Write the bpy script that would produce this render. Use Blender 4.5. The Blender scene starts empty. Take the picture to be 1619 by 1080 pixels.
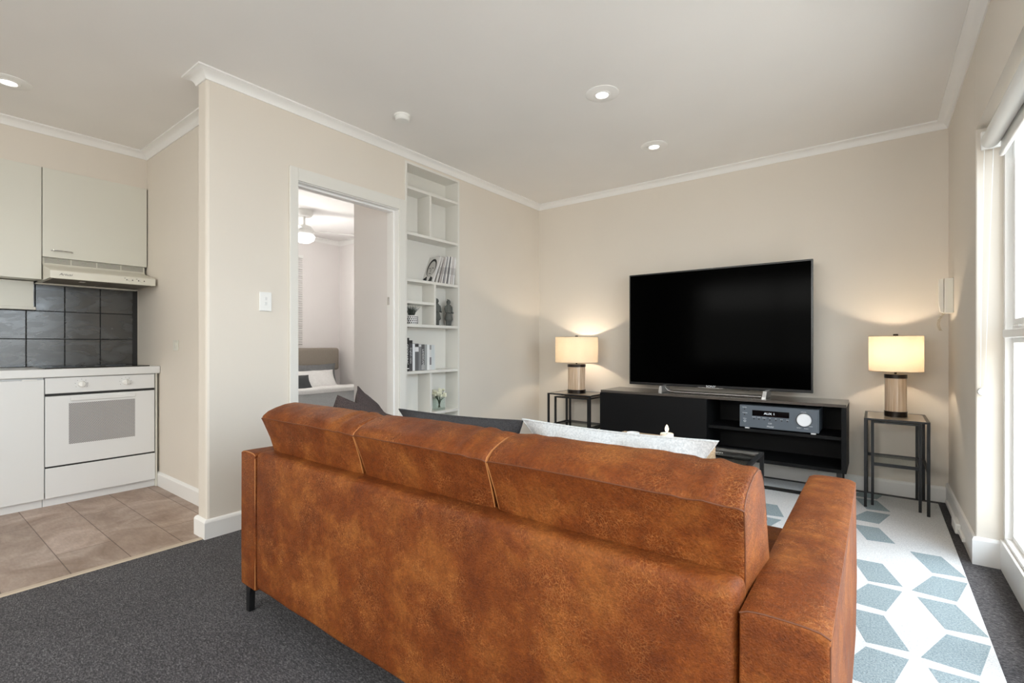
import bpy, bmesh, math, random
from mathutils import Vector, Matrix, noise
random.seed(7)
C = bpy.context.scene.collection
SC = bpy.context.scene
# ------------------------------------------------------------------ camera
ANG = math.atan(577.5/762.0)
cam_d = bpy.data.cameras.new('camera'); cam = bpy.data.objects.new('camera', cam_d); C.objects.link(cam)
cam.location = (0, 0, 1.06); cam.rotation_euler = (math.pi/2, 0, ANG)
cam_d.sensor_width = 36.0; cam_d.sensor_fit = 'HORIZONTAL'; cam_d.lens = 36.0*762/1619
cam_d.shift_y = (545-540)/1619.0*1.0
cam_d.clip_start = 0.02
SC.camera = cam
# ------------------------------------------------------------------ world, exposure
w = bpy.data.worlds.new('sky'); SC.world = w; w.use_nodes = True
bg = w.node_tree.nodes['Background']; bg.inputs[0].default_value = (0.97, 0.955, 0.91, 1); bg.inputs[1].default_value = 3.8
SC.view_settings.view_transform = 'Standard'; SC.view_settings.look = 'None'
SC.view_settings.gamma = 1.0; SC.view_settings.use_curve_mapping = False
SC.view_settings.exposure = 0.0
SC.render.film_transparent = False
SC.cycles.max_bounces = 12; SC.cycles.diffuse_bounces = 6; SC.cycles.transmission_bounces = 8
SC.cycles.transparent_max_bounces = 16; SC.cycles.sample_clamp_indirect = 6.0
SC.cycles.use_denoising = True; SC.cycles.caustics_reflective = False; SC.cycles.caustics_refractive = False
# ------------------------------------------------------------------ lights
def light(name, kind, loc, rot, energy, color=(1, 1, 1), **kw):
    d = bpy.data.lights.new(name, kind); d.energy = energy; d.color = color
    for k, v in kw.items(): setattr(d, k, v)
    o = bpy.data.objects.new(name, d); o.location = loc; o.rotation_euler = rot; C.objects.link(o); return o
R90 = math.pi/2
# daylight outside the side window (faces -x), an unseen rear window added for fill (faces +y) and the bedroom window (faces +x)
def aim(o, d): o.rotation_euler = Vector(d).to_track_quat('-Z', 'Y').to_euler()
aim(light('daylight_side', 'AREA', (2.1, 1.2, 2.5), (0, 0, 0), 260, (0.62, 0.80, 1.0), shape='RECTANGLE', size=5.0, size_y=2.4), (-1, 0, -0.62))
aim(light('added_fill_rear', 'AREA', (-1.5, -3.3, 2.6), (0, 0, 0), 170, (1.0, 0.98, 0.94), shape='RECTANGLE', size=3.4, size_y=1.6), (0, 1, -0.5))  # frontal fill added behind the camera, lights the sofa back
aim(light('daylight_bedroom', 'AREA', (-6.9, 2.1, 1.7), (0, 0, 0), 75, (1.0, 0.985, 0.98), shape='RECTANGLE', size=2.2, size_y=1.4), (1, 0.08, 0))
sun = light('hazy_sun', 'SUN', (2, 1, 4), (0, 0, 0), 2.8, (1.0, 0.97, 0.93), angle=math.radians(22))
sun.rotation_euler = Vector((-0.42, -0.05, -0.9)).to_track_quat('-Z', 'Y').to_euler()

# ------------------------------------------------------------------ materials
def mat(name, col=(0.8, 0.8, 0.8), rough=0.5, metal=0.0, **kw):
    m = bpy.data.materials.new(name); m.use_nodes = True
    b = m.node_tree.nodes['Principled BSDF']
    b.inputs['Base Color'].default_value = (*col, 1); b.inputs['Roughness'].default_value = rough
    b.inputs['Metallic'].default_value = metal
    for k, v in kw.items(): b.inputs[k.replace('_', ' ')].default_value = v
    return m
def N(m, t, **kw):
    n = m.node_tree.nodes.new(t)
    for k, v in kw.items(): setattr(n, k, v)
    return n
def L(m, a, b): m.node_tree.links.new(a, b)
def bsdf(m): return m.node_tree.nodes['Principled BSDF']
def coords(m, scale=(1, 1, 1), kind='Object', rot=(0, 0, 0)):
    tc = N(m, 'ShaderNodeTexCoord'); mp = N(m, 'ShaderNodeMapping')
    mp.inputs['Scale'].default_value = scale; mp.inputs['Rotation'].default_value = rot
    L(m, tc.outputs[kind], mp.inputs[0]); return mp.outputs[0]
def ntex(m, vec, scale, detail=4, rough=0.5, dist=0.0):
    n = N(m, 'ShaderNodeTexNoise'); n.inputs['Scale'].default_value = scale; n.inputs['Detail'].default_value = detail
    n.inputs['Roughness'].default_value = rough; n.inputs['Distortion'].default_value = dist
    L(m, vec, n.inputs['Vector']); return n.outputs['Fac']
def ramp(m, fac, stops):
    r = N(m, 'ShaderNodeValToRGB'); e = r.color_ramp.elements
    while len(e) < len(stops): e.new(0.5)
    for i, (p, c) in enumerate(stops):
        e[i].position = p; e[i].color = (*c, 1)
    L(m, fac, r.inputs[0]); return r.outputs[0]
def bump(m, h, strength=0.2, dist=0.01):
    b = N(m, 'ShaderNodeBump'); b.inputs['Strength'].default_value = strength; b.inputs['Distance'].default_value = dist
    L(m, h, b.inputs['Height']); L(m, b.outputs[0], bsdf(m).inputs['Normal']); return b
def mixc(m, fac, a, b, mode='MIX'):
    x = N(m, 'ShaderNodeMix', data_type='RGBA', blend_type=mode)
    for s, v in ((x.inputs[0], fac), (x.inputs[6], a), (x.inputs[7], b)):
        if isinstance(v, (int, float)): s.default_value = v
        elif isinstance(v, tuple): s.default_value = (*v, 1)
        else: L(m, v, s)
    return x.outputs[2]
def paint(name, col, rough=0.6, b=0.06, sc=120):
    m = mat(name, col, rough); v = coords(m); f = ntex(m, v, sc, 3); bump(m, f, b, 0.003)
    g = ntex(m, v, 1.3, 2); L(m, ramp(m, g, [(0.3, tuple(c*0.975 for c in col)), (0.7, tuple(min(1, c*1.02) for c in col))]), bsdf(m).inputs['Base Color'])
    return m
M = {}
M['wall'] = paint('wall_paint', (0.73, 0.675, 0.60), 0.62)
M['wall_white'] = paint('bedroom_paint', (0.80, 0.775, 0.765), 0.6)
M['ceiling'] = paint('ceiling_paint', (0.84, 0.825, 0.805), 0.8)
M['trim'] = paint('trim_paint', (0.86, 0.855, 0.84), 0.35, 0.02)
M['trim_cream'] = paint('shelf_paint', (0.75, 0.735, 0.69), 0.4, 0.02)
M['lam'] = mat('cream_laminate', (0.70, 0.69, 0.62), 0.35)
M['lamw'] = mat('white_laminate', (0.74, 0.75, 0.75), 0.3)
M['enamel'] = mat('white_enamel', (0.76, 0.77, 0.775), 0.22)
M['plastic'] = mat('white_plastic', (0.82, 0.82, 0.8), 0.35)
M['hood'] = mat('cream_hood_enamel', (0.72, 0.70, 0.62), 0.35)
M['dark'] = mat('dark_gap', (0.02, 0.02, 0.02), 0.7)
M['filter'] = mat('hood_filter', (0.22, 0.20, 0.17), 0.6, 0.3)
M['chrome'] = mat('brushed_metal', (0.6, 0.6, 0.6), 0.25, 1.0)
M['blackmetal'] = mat('black_metal', (0.012, 0.012, 0.013), 0.35, 0.2)
M['console'] = mat('black_satin_board', (0.006, 0.006, 0.0065), 0.5, Specular_IOR_Level=0.15)
M['console_top'] = mat('satin_top_painted_reflection', (0.085, 0.072, 0.062), 0.22, Coat_Weight=0.5)  # black board; brown-grey base colour paints in the wall's reflection
M['tv'] = mat('tv_bezel', (0.01, 0.01, 0.011), 0.25)
M['screen'] = mat('tv_screen', (0.0005, 0.0005, 0.0005), 0.12, 0.0); bsdf(M['screen']).inputs['Specular IOR Level'].default_value = 0.015
M['receiver'] = mat('grey_metal_case', (0.105, 0.125, 0.15), 0.42, 0.2)
M['silver'] = mat('silver_knob', (0.84, 0.85, 0.88), 0.4, 0.0)
M['ink'] = mat('white_print', (0.75, 0.77, 0.8), 0.5)
M['inkdark'] = mat('dark_print', (0.06, 0.055, 0.05), 0.5)
M['display'] = mat('display_black', (0.002, 0.002, 0.003), 0.12)
M['wood'] = mat('tray_wood', (0.45, 0.29, 0.16), 0.45)
v = coords(M['wood'], (3, 30, 30)); L(M['wood'], ramp(M['wood'], ntex(M['wood'], v, 3, 5), [(0.3, (0.22, 0.13, 0.07)), (0.7, (0.62, 0.46, 0.30))]), bsdf(M['wood']).inputs['Base Color'])
M['wax'] = mat('candle_wax', (0.86, 0.82, 0.70), 0.5, Subsurface_Weight=0.3)
M['ceramic'] = mat('white_ceramic', (0.82, 0.81, 0.8), 0.25)
M['green'] = mat('stem_green', (0.025, 0.045, 0.018), 0.6)
M['petal'] = mat('cream_petal', (0.86, 0.85, 0.68), 0.6)
M['statue'] = mat('grey_clay', (0.11, 0.115, 0.105), 0.85); bump(M['statue'], ntex(M['statue'], coords(M['statue']), 150, 4), 0.6, 0.004)
M['paper'] = mat('page_paper', (0.75, 0.74, 0.72), 0.7)
def emis(name, col, s):
    m = mat(name, (0, 0, 0), 0.5); b = bsdf(m); b.inputs['Emission Color'].default_value = (*col, 1); b.inputs['Emission Strength'].default_value = s; return m
M['lamp_on'] = emis('downlight_lens', (1, 0.98, 0.95), 6)
M['fan_on'] = emis('fan_light_lens', (1, 0.98, 0.95), 2.2)
M['flame'] = emis('candle_flame', (1, 0.86, 0.6), 3)
M['led'] = emis('display_text', (0.9, 0.95, 1.0), 1.2)
def glass(name, tint=(1, 1, 1), refl=0.12, rough=0.02):
    m = bpy.data.materials.new(name); m.use_nodes = True; nt = m.node_tree; nt.nodes.clear()
    o = nt.nodes.new('ShaderNodeOutputMaterial'); mx = nt.nodes.new('ShaderNodeMixShader')
    t = nt.nodes.new('ShaderNodeBsdfTransparent'); g = nt.nodes.new('ShaderNodeBsdfGlossy'); lw = nt.nodes.new('ShaderNodeLayerWeight')
    pw = nt.nodes.new('ShaderNodeMath'); pw.operation = 'POWER'; pw.inputs[1].default_value = 4.0
    ma = nt.nodes.new('ShaderNodeMath'); ma.operation = 'MULTIPLY_ADD'; ma.inputs[1].default_value = 0.5; ma.inputs[2].default_value = refl*0.25
    lw.inputs[0].default_value = 0.5; t.inputs[0].default_value = (*tint, 1); g.inputs['Roughness'].default_value = rough
    nt.links.new(lw.outputs['Facing'], pw.inputs[0]); nt.links.new(pw.outputs[0], ma.inputs[0]); nt.links.new(ma.outputs[0], mx.inputs[0])
    nt.links.new(t.outputs[0], mx.inputs[1]); nt.links.new(g.outputs[0], mx.inputs[2]); nt.links.new(mx.outputs[0], o.inputs[0])
    return m
M['glass'] = glass('window_glass', (0.98, 0.985, 0.98), 0.1)
M['smoked'] = glass('smoked_glass', (0.72, 0.71, 0.68), 0.3)
M['clear'] = glass('clear_glass', (0.93, 0.96, 0.95), 0.1)
fr_ = mat('frosted_glass', (0.9, 0.92, 0.93), 0.35, Transmission_Weight=0.0)
nt = fr_.node_tree; tl = N(fr_, 'ShaderNodeBsdfTranslucent'); tl.inputs[0].default_value = (0.9, 0.93, 0.95, 1); mxs = N(fr_, 'ShaderNodeMixShader'); mxs.inputs[0].default_value = 0.7
L(fr_, bsdf(fr_).outputs[0], mxs.inputs[1]); L(fr_, tl.outputs[0], mxs.inputs[2]); L(fr_, mxs.outputs[0], nt.nodes['Material Output'].inputs[0])
M['frosted'] = fr_
# lamp shade: thin fabric that lets the bulb through
sh = mat('linen_shade', (0.74, 0.66, 0.52), 0.9)
vv = coords(sh, (1, 1, 1)); wv = N(sh, 'ShaderNodeTexNoise'); wv.inputs['Scale'].default_value = 90; L(sh, coords(sh, (1, 1, 6)), wv.inputs['Vector'])
tl = N(sh, 'ShaderNodeBsdfTranslucent'); mxs = N(sh, 'ShaderNodeMixShader'); mxs.inputs[0].default_value = 0.28
L(sh, ramp(sh, wv.outputs['Fac'], [(0.35, (0.62, 0.50, 0.34)), (0.65, (0.74, 0.61, 0.43))]), tl.inputs[0])
L(sh, bsdf(sh).outputs[0], mxs.inputs[1]); L(sh, tl.outputs[0], mxs.inputs[2]); L(sh, mxs.outputs[0], sh.node_tree.nodes['Material Output'].inputs[0])
M['shade'] = sh
lb = mat('streaked_lamp_glass', (0.5, 0.4, 0.3), 0.12); L(lb, ramp(lb, ntex(lb, coords(lb, (60, 60, 2)), 2.0, 5), [(0.25, (0.44, 0.31, 0.21)), (0.5, (0.60, 0.45, 0.32)), (0.72, (0.72, 0.58, 0.44))]), bsdf(lb).inputs['Base Color'])
bsdf(lb).inputs['Coat Weight'].default_value = 0.6; M['lampbody'] = lb
# leather
def leather():
    m = mat('tan_leather', (0.4, 0.15, 0.04), 0.42); bsdf(m).inputs['Specular IOR Level'].default_value = 0.22
    v = coords(m)
    big = ntex(m, v, 6.5, 7, 0.66, 0.25)
    c = ramp(m, big, [(0.26, (0.095, 0.0205, 0.0043)), (0.5, (0.158, 0.039, 0.007)), (0.72, (0.28, 0.094, 0.019))])
    # fine crackle: two distorted voronoi edge maps
    wn = N(m, 'ShaderNodeTexNoise'); wn.inputs['Scale'].default_value = 24; wn.inputs['Detail'].default_value = 3; L(m, v, wn.inputs['Vector'])
    ad = N(m, 'ShaderNodeMix', data_type='VECTOR'); ad.inputs[0].default_value = 0.05; L(m, v, ad.inputs[4]); L(m, wn.outputs['Color'], ad.inputs[5])
    vo = N(m, 'ShaderNodeTexVoronoi', feature='DISTANCE_TO_EDGE'); vo.inputs['Scale'].default_value = 135; L(m, ad.outputs[1], vo.inputs['Vector'])
    ve = ramp(m, vo.outputs['Distance'], [(0.0, (1, 1, 1)), (0.07, (0, 0, 0))])
    msk = ramp(m, ntex(m, v, 9, 3, 0.6), [(0.45, (0, 0, 0)), (0.62, (1, 1, 1))])
    mm = N(m, 'ShaderNodeMath', operation='MULTIPLY'); L(m, ve, mm.inputs[0]); L(m, msk, mm.inputs[1])
    m2 = N(m, 'ShaderNodeMath', operation='MULTIPLY'); L(m, mm.outputs[0], m2.inputs[0]); m2.inputs[1].default_value = 0.55
    c2 = mixc(m, m2.outputs[0], c, (0.44, 0.18, 0.052))
    sp = ntex(m, v, 160, 3, 0.6)
    c25 = mixc(m, 0.45, c2, ramp(m, ntex(m, v, 34, 4, 0.7, 0.6), [(0.3, (0.6, 0.56, 0.55)), (0.7, (1.5, 1.55, 1.6))]), 'MULTIPLY')
    c3 = mixc(m, 0.5, c25, ramp(m, sp, [(0.3, (0.55, 0.55, 0.55)), (0.7, (1.5, 1.5, 1.5))]), 'MULTIPLY')
    L(m, c3, bsdf(m).inputs['Base Color'])
    vb = N(m, 'ShaderNodeTexVoronoi'); vb.inputs['Scale'].default_value = 260; L(m, v, vb.inputs['Vector'])
    ab = N(m, 'ShaderNodeMath', operation='ADD'); L(m, vb.outputs['Distance'], ab.inputs[0]); L(m, ve, ab.inputs[1])
    bump(m, ab.outputs[0], 0.35, 0.003)
    L(m, ramp(m, big, [(0.3, (0.50,)*3), (0.7, (0.62,)*3)]), bsdf(m).inputs['Roughness'])
    return m
M['leather'] = leather()
M['leather_seam'] = mat('leather_seam', (0.12, 0.035, 0.01), 0.6)
M['leather_edge'] = mat('leather_piping', (0.46, 0.19, 0.06), 0.5)
def fabric(name, a, b, sc=300, bs=0.5):  # noqa
    m = mat(name, a, 0.95); v = coords(m)
    f = ntex(m, v, sc, 3, 0.7); L(m, ramp(m, f, [(0.35, a), (0.65, b)]), bsdf(m).inputs['Base Color'])
    bump(m, f, bs, 0.003); return m
M['fab_dark'] = fabric('charcoal_fabric', (0.022, 0.022, 0.025), (0.07, 0.07, 0.075))
M['fab_brown'] = fabric('brown_fabric', (0.022, 0.015, 0.015), (0.085, 0.062, 0.058))
M['fab_white'] = fabric('white_waffle', (0.50, 0.53, 0.55), (0.68, 0.70, 0.71), 170, 0.6)
M['linen_white'] = fabric('white_linen', (0.74, 0.74, 0.73), (0.82, 0.82, 0.81), 60, 0.15)
M['taupe'] = fabric('taupe_upholstery', (0.22, 0.19, 0.16), (0.33, 0.29, 0.245), 220, 0.3)
M['fab_grey'] = fabric('grey_blanket', (0.12, 0.125, 0.13), (0.20, 0.205, 0.21), 90, 0.2)
# carpet
cp = mat('charcoal_carpet', (0.06, 0.06, 0.065), 1.0); v = coords(cp)
f1 = ntex(cp, coords(cp, (1, 2.4, 1), rot=(0, 0, 0.5)), 95, 5, 0.8); f2 = ntex(cp, v, 2.2, 3)
L(cp, mixc(cp, 0.5, ramp(cp, f1, [(0.36, (0.022, 0.021, 0.024)), (0.52, (0.085, 0.081, 0.087)), (0.68, (0.26, 0.25, 0.26))]), ramp(cp, f2, [(0.3, (0.8, 0.8, 0.8)), (0.7, (1.15, 1.15, 1.15))]), 'MULTIPLY'), bsdf(cp).inputs['Base Color'])
bump(cp, f1, 0.9, 0.006); M['carpet'] = cp
def pile(name, a, b):
    m = mat(name, a, 1.0); v = coords(m); f = ntex(m, v, 170, 4, 0.75)
    L(m, ramp(m, f, [(0.33, a), (0.66, b)]), bsdf(m).inputs['Base Color']); bump(m, f, 0.9, 0.008); return m
M['rug_white'] = pile('rug_white_pile', (0.60, 0.61, 0.62), (0.88, 0.88, 0.88))
M['rug_blue'] = pile('rug_blue_pile', (0.17, 0.235, 0.265), (0.45, 0.53, 0.56))
# kitchen floor
kf = mat('kitchen_floor_planks', (0.35, 0.28, 0.22), 0.42); v = coords(kf)
br = N(kf, 'ShaderNodeTexBrick'); br.inputs['Scale'].default_value = 1.0; br.inputs['Brick Width'].default_value = 1.25; br.inputs['Row Height'].default_value = 0.225
br.inputs['Mortar Size'].default_value = 0.0022; br.inputs['Mortar'].default_value = (0.35, 0.28, 0.24, 1); br.inputs['Color1'].default_value = (0.97, 0.95, 0.94, 1); br.inputs['Color2'].default_value = (1.12, 1.08, 1.06, 1)
L(kf, v, br.inputs['Vector'])
n1 = ntex(kf, v, 3.2, 6, 0.65, 0.8); n2 = ntex(kf, coords(kf, (6, 22, 1)), 4, 5, 0.7)
c = ramp(kf, n1, [(0.28, (0.20, 0.13, 0.09)), (0.5, (0.33, 0.25, 0.20)), (0.7, (0.46, 0.38, 0.33))])
c = mixc(kf, 0.4, c, ramp(kf, n2, [(0.3, (0.6, 0.58, 0.56)), (0.7, (1.3, 1.3, 1.3))]), 'MULTIPLY')
L(kf, mixc(kf, 1.0, c, br.outputs['Color'], 'MULTIPLY'), bsdf(kf).inputs['Base Color']); M['kfloor'] = kf
# black kitchen tiles (streaky glaze)
bt = mat('black_glazed_tile', (0.03, 0.03, 0.03), 0.22); f = ntex(bt, coords(bt, (1, 1.6, 5)), 2.2, 3, 0.5, 1.6)
L(bt, ramp(bt, f, [(0.35, (0.006, 0.006, 0.006)), (0.6, (0.016, 0.017, 0.017)), (0.75, (0.04, 0.042, 0.042))]), bsdf(bt).inputs['Base Color'])
L(bt, ramp(bt, f, [(0.3, (0.20,)*3), (0.7, (0.34,)*3)]), bsdf(bt).inputs['Roughness']); bump(bt, f, 0.02, 0.001); bsdf(bt).inputs['Specular IOR Level'].default_value = 1.0; bsdf(bt).inputs['IOR'].default_value = 1.6; M['tile'] = bt
# oven window: fine dots
ow = mat('oven_dotted_glass', (0.4, 0.4, 0.4), 0.12); vo = N(ow, 'ShaderNodeTexVoronoi'); vo.inputs['Scale'].default_value = 130; vo.inputs['Randomness'].default_value = 0.0
L(ow, coords(ow, (1, 1, 1), 'Object', (math.radians(45), 0, 0)), vo.inputs['Vector']); L(ow, ramp(ow, vo.outputs['Distance'], [(0.30, (0.62, 0.62, 0.62)), (0.46, (0.20, 0.20, 0.205))]), bsdf(ow).inputs['Base Color']); M['ovenglass'] = ow
# ------------------------------------------------------------------ mesh helpers
def link(name, me, mats, parent=None, smooth=False, label=None, origin=None):
    o = bpy.data.objects.new(name, me)
    for m in (mats if isinstance(mats, (list, tuple)) else [mats]): me.materials.append(m)
    if parent is not None:
        base = Vector((0, 0, 0)); p = parent
        while p is not None: base += p.location; p = p.parent
        me.transform(Matrix.Translation(-base)); o.parent = parent
    else:
        if origin is None:
            xs = [v.co.x for v in me.vertices]; ys = [v.co.y for v in me.vertices]; zs = [v.co.z for v in me.vertices]
            origin = Vector(((min(xs)+max(xs))/2, (min(ys)+max(ys))/2, min(zs)))
        else: origin = Vector(origin)
        me.transform(Matrix.Translation(-origin)); o.location = origin
    if smooth:
        me.polygons.foreach_set('use_smooth', [True]*len(me.polygons))
        try: me.set_sharp_from_angle(angle=math.radians(38))
        except Exception: pass
    if label: o['label'] = label
    C.objects.link(o); return o
def obj(name, bm, m, parent=None, smooth=False, label=None):
    bmesh.ops.recalc_face_normals(bm, faces=bm.faces)
    me = bpy.data.meshes.new(name); bm.to_mesh(me); bm.free()
    return link(name, me, m, parent, smooth, label)
def thing(name, label, cat, loc, group=None):
    o = bpy.data.objects.new(name, None); o.location = loc; o.empty_display_size = 0.05; C.objects.link(o)
    o['label'] = label; o['category'] = cat
    if group: o['group'] = group
    return o
def tag(o, label, cat, group=None):
    o['label'] = label; o['category'] = cat
    if group: o['group'] = group
    return o
def struct(name, bm, m, smooth=False):
    o = obj(name, bm, m, None, smooth); o['kind'] = 'structure'; return o
def B(): return bmesh.new()
def box(bm, x0, x1, y0, y1, z0, z1, bev=0.0, seg=2, mi=0):
    if x0 > x1: x0, x1 = x1, x0
    if y0 > y1: y0, y1 = y1, y0
    g = bmesh.ops.create_cube(bm, size=1.0, matrix=Matrix.Translation(((x0+x1)/2, (y0+y1)/2, (z0+z1)/2)) @ Matrix.Diagonal((x1-x0, y1-y0, z1-z0, 1)))
    vs = g['verts']
    if bev > 0:
        es = list({e for v in vs for e in v.link_edges})
        bmesh.ops.bevel(bm, geom=es, offset=bev, segments=seg, affect='EDGES', profile=0.5, clamp_overlap=True)
    if mi:
        for v in vs:
            if v.is_valid:
                for f in v.link_faces: f.material_index = mi
    return bm
def bx(*a, **k): return box(B(), *a, **k)
def prism(bm, pts, axis, a0, a1):
    """extrude a polygon (2-D points in the two other axes, in x,y,z order) along axis"""
    def P3(p, a):
        if axis == 'x': return (a, p[0], p[1])
        if axis == 'y': return (p[0], a, p[1])
        return (p[0], p[1], a)
    A = [bm.verts.new(P3(p, a0)) for p in pts]; Bv = [bm.verts.new(P3(p, a1)) for p in pts]
    n = len(pts)
    bm.faces.new(A); bm.faces.new(Bv[::-1])
    for i in range(n): bm.faces.new((A[i], Bv[i], Bv[(i+1) % n], A[(i+1) % n]))
    return bm
def lathe(bm, prof, c, seg=32, axis='z'):
    rings = []
    for r, h in prof:
        ring = []
        for i in range(seg):
            a = 2*math.pi*i/seg
            p = (r*math.cos(a), r*math.sin(a), h)
            if axis == 'x': p = (h, r*math.cos(a), r*math.sin(a))
            elif axis == 'y': p = (r*math.cos(a), h, r*math.sin(a))
            ring.append(bm.verts.new((c[0]+p[0], c[1]+p[1], c[2]+p[2])))
        rings.append(ring)
    for A, Bv in zip(rings, rings[1:]):
        for i in range(seg): bm.faces.new((A[i], A[(i+1) % seg], Bv[(i+1) % seg], Bv[i]))
    bm.faces.new(rings[0][::-1]); bm.faces.new(rings[-1])
    return bm
def tube(bm, pts, r, seg=8, closed=False):
    pts = [Vector(p) for p in pts]; n = len(pts); rings = []
    up = Vector((0, 0, 1))
    prev = None
    for i, p in enumerate(pts):
        if closed: t = pts[(i+1) % n]-pts[i-1]
        else: t = pts[min(i+1, n-1)]-pts[max(i-1, 0)]
        t.normalize()
        if prev is None:
            a = up if abs(t.dot(up)) < 0.9 else Vector((1, 0, 0))
            u = t.cross(a).normalized()
        else:
            u = (prev - t*prev.dot(t))
            u = u.normalized() if u.length > 1e-6 else t.cross(up).normalized()
        prev = u; v = t.cross(u)
        rr = r[i] if isinstance(r, (list, tuple)) else r
        rings.append([bm.verts.new(p + (u*math.cos(2*math.pi*k/seg)+v*math.sin(2*math.pi*k/seg))*rr) for k in range(seg)])
    m = n if closed else n-1
    for i in range(m):
        A, Bv = rings[i], rings[(i+1) % n]
        for k in range(seg): bm.faces.new((A[k], A[(k+1) % seg], Bv[(k+1) % seg], Bv[k]))
    if not closed: bm.faces.new(rings[0][::-1]); bm.faces.new(rings[-1])
    return bm
def sweep(bm, path, prof, z, closed=False):
    """profile (out, up) swept along a horizontal path, room on the left-hand side, mitred corners"""
    P = [Vector(p) for p in path]; n = len(P); rows = []
    for i in range(n):
        d0 = (P[i]-P[i-1]).normalized() if i > 0 else None
        d1 = (P[i+1]-P[i]).normalized() if i < n-1 else None
        n0 = Vector((-d0.y, d0.x)) if d0 else None; n1 = Vector((-d1.y, d1.x)) if d1 else None
        if n0 and n1: m = (n0+n1)/(1+n0.dot(n1))
        else: m = n0 or n1
        rows.append([bm.verts.new((P[i].x+m.x*o, P[i].y+m.y*o, z+u)) for o, u in prof])
    k = len(prof)
    for A, Bv in zip(rows, rows[1:]):
        for j in range(k): bm.faces.new((A[j], Bv[j], Bv[(j+1) % k], A[(j+1) % k]))
    bm.faces.new(rows[0]); bm.faces.new(rows[-1][::-1])
    return bm
def text(name, body, size, loc, rot, m, parent, ext=0.0006, align='CENTER', shear=0.0, sx=1.0):
    cu = bpy.data.curves.new(name, 'FONT'); cu.body = body; cu.size = size; cu.extrude = ext; cu.align_x = align; cu.align_y = 'CENTER'; cu.shear = shear
    o = bpy.data.objects.new(name, cu); C.objects.link(o)
    dg = bpy.context.evaluated_depsgraph_get(); me = bpy.data.meshes.new_from_object(o.evaluated_get(dg))
    bpy.data.objects.remove(o); bpy.data.curves.remove(cu)
    me.materials.clear()
    me.transform(Matrix.Diagonal((sx, 1, 1, 1)))
    from mathutils import Euler
    me.transform(Matrix.Translation(loc) @ Euler(rot).to_matrix().to_4x4())
    return link(name, me, m, parent)
FACE_Y = (R90, 0, 0)            # text read by someone looking towards +y
FACE_X = (R90, 0, R90)          # text on a surface facing +x
def dup(root, loc, label=None, group=None):
    r = root.copy(); C.objects.link(r); r.location = loc
    if label: r['label'] = label
    if group: r['group'] = group
    for ch in list(root.children):
        c = ch.copy(); C.objects.link(c); c.parent = r
        for g in list(ch.children):
            d = g.copy(); C.objects.link(d); d.parent = c
    return r

# ================================================================== SETTING
XL, XR, YT, ZC = -2.92, 0.38, 4.34, 2.56      # left wall, right wall, tv wall, ceiling
KX, KY, XU = -4.80, 1.29, -4.58               # kitchen back wall, kitchen side wall, cupboard-front plane
YB = -2.1
struct('floor', bx(XL-0.02, 0.62, YB, YT+0.1, -0.06, 0.0), M['carpet'])
struct('floor_kitchen', bx(KX-0.1, XL-0.02, YB, KY+0.1, -0.06, 0.0), M['kfloor'])
struct('floor_bedroom', bx(-6.4, XL-0.02, 1.41, 4.4, -0.06, -0.0005), M['carpet'])
struct('trim_threshold', prism(B(), [(XL-0.045, 0.0005), (XL-0.04, 0.004), (XL-0.012, 0.005), (XL-0.005, 0.0005)], 'y', YB, 1.075), mat('brass_beige_strip', (0.50, 0.41, 0.32), 0.5))
b = B(); box(b, KX-0.1, 0.62, YB-0.1, YT+0.1, ZC, ZC+0.1); struct('ceiling', b, M['ceiling'])
struct('ceiling_bedroom', bx(-6.4, KX-0.1, 1.38, 4.44, ZC, ZC+0.1), M['wall_white'])
# tv wall
struct('wall_tv', bx(XL-0.12, 0.62, YT, YT+0.1, 0, ZC), M['wall'])
# left wall with the doorway and the bookcase niche, nib end with rounded corners
YD0, YD1, ZD = 1.61, 2.41, 2.09
YS0, YS1, ZS = 2.478, 3.085, 2.492
b = B()
pts = [(XL, YD0-0.02), (XL, 1.105), (XL-0.004, 1.095), (XL-0.015, 1.09), (XL-0.105, 1.09), (XL-0.116, 1.095), (XL-0.12, 1.105), (XL-0.12, YD0-0.02)]
prism(b, pts, 'z', 0, ZC)
box(b, XL-0.12, XL, YD0-0.02, YD1+0.02, ZD+0.02, ZC)
box(b, XL-0.12, XL, YD1+0.02, YS0, 0, ZC)
box(b, XL-0.12, XL, YS0, YS1, ZS, ZC)
box(b, XL-0.12, XL, YS1, YT, 0, ZC)
struct('wall_left', b, M['wall'])
# kitchen side wall and back wall (upper part stands forward, flush with the cupboards)
struct('wall_kitchen_side', bx(KX, XL-0.12, KY, KY+0.12, 0, ZC), M['wall'])
b = B(); box(b, KX-0.1, KX, YB, KY+0.12, 0, ZC); box(b, KX, XU, YB, KY, 2.282, ZC); struct('wall_kitchen_back', b, M['wall'])
# rear wall behind the camera with an opening added for fill light
b = B(); y0, y1 = YB-0.1, YB
box(b, KX-0.1, -3.1, y0, y1, 0, ZC); box(b, 0.1, 0.62, y0, y1, 0, ZC); box(b, -3.1, 0.1, y0, y1, 0, 0.55); box(b, -3.1, 0.1, y0, y1, 2.3, ZC)
struct('wall_rear', b, M['wall'])
# right wall: deep reveal, tall window
WY0, WY1, WZ = -0.8, 3.215, 2.10
b = B(); box(b, XR, 0.62, WY1, YT, 0, ZC, 0.004, 1); box(b, XR, 0.62, WY0, WY1, WZ, ZC); box(b, XR, 0.62, YB, WY0, 0, ZC)
struct('wall_right', b, M['wall'])
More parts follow.
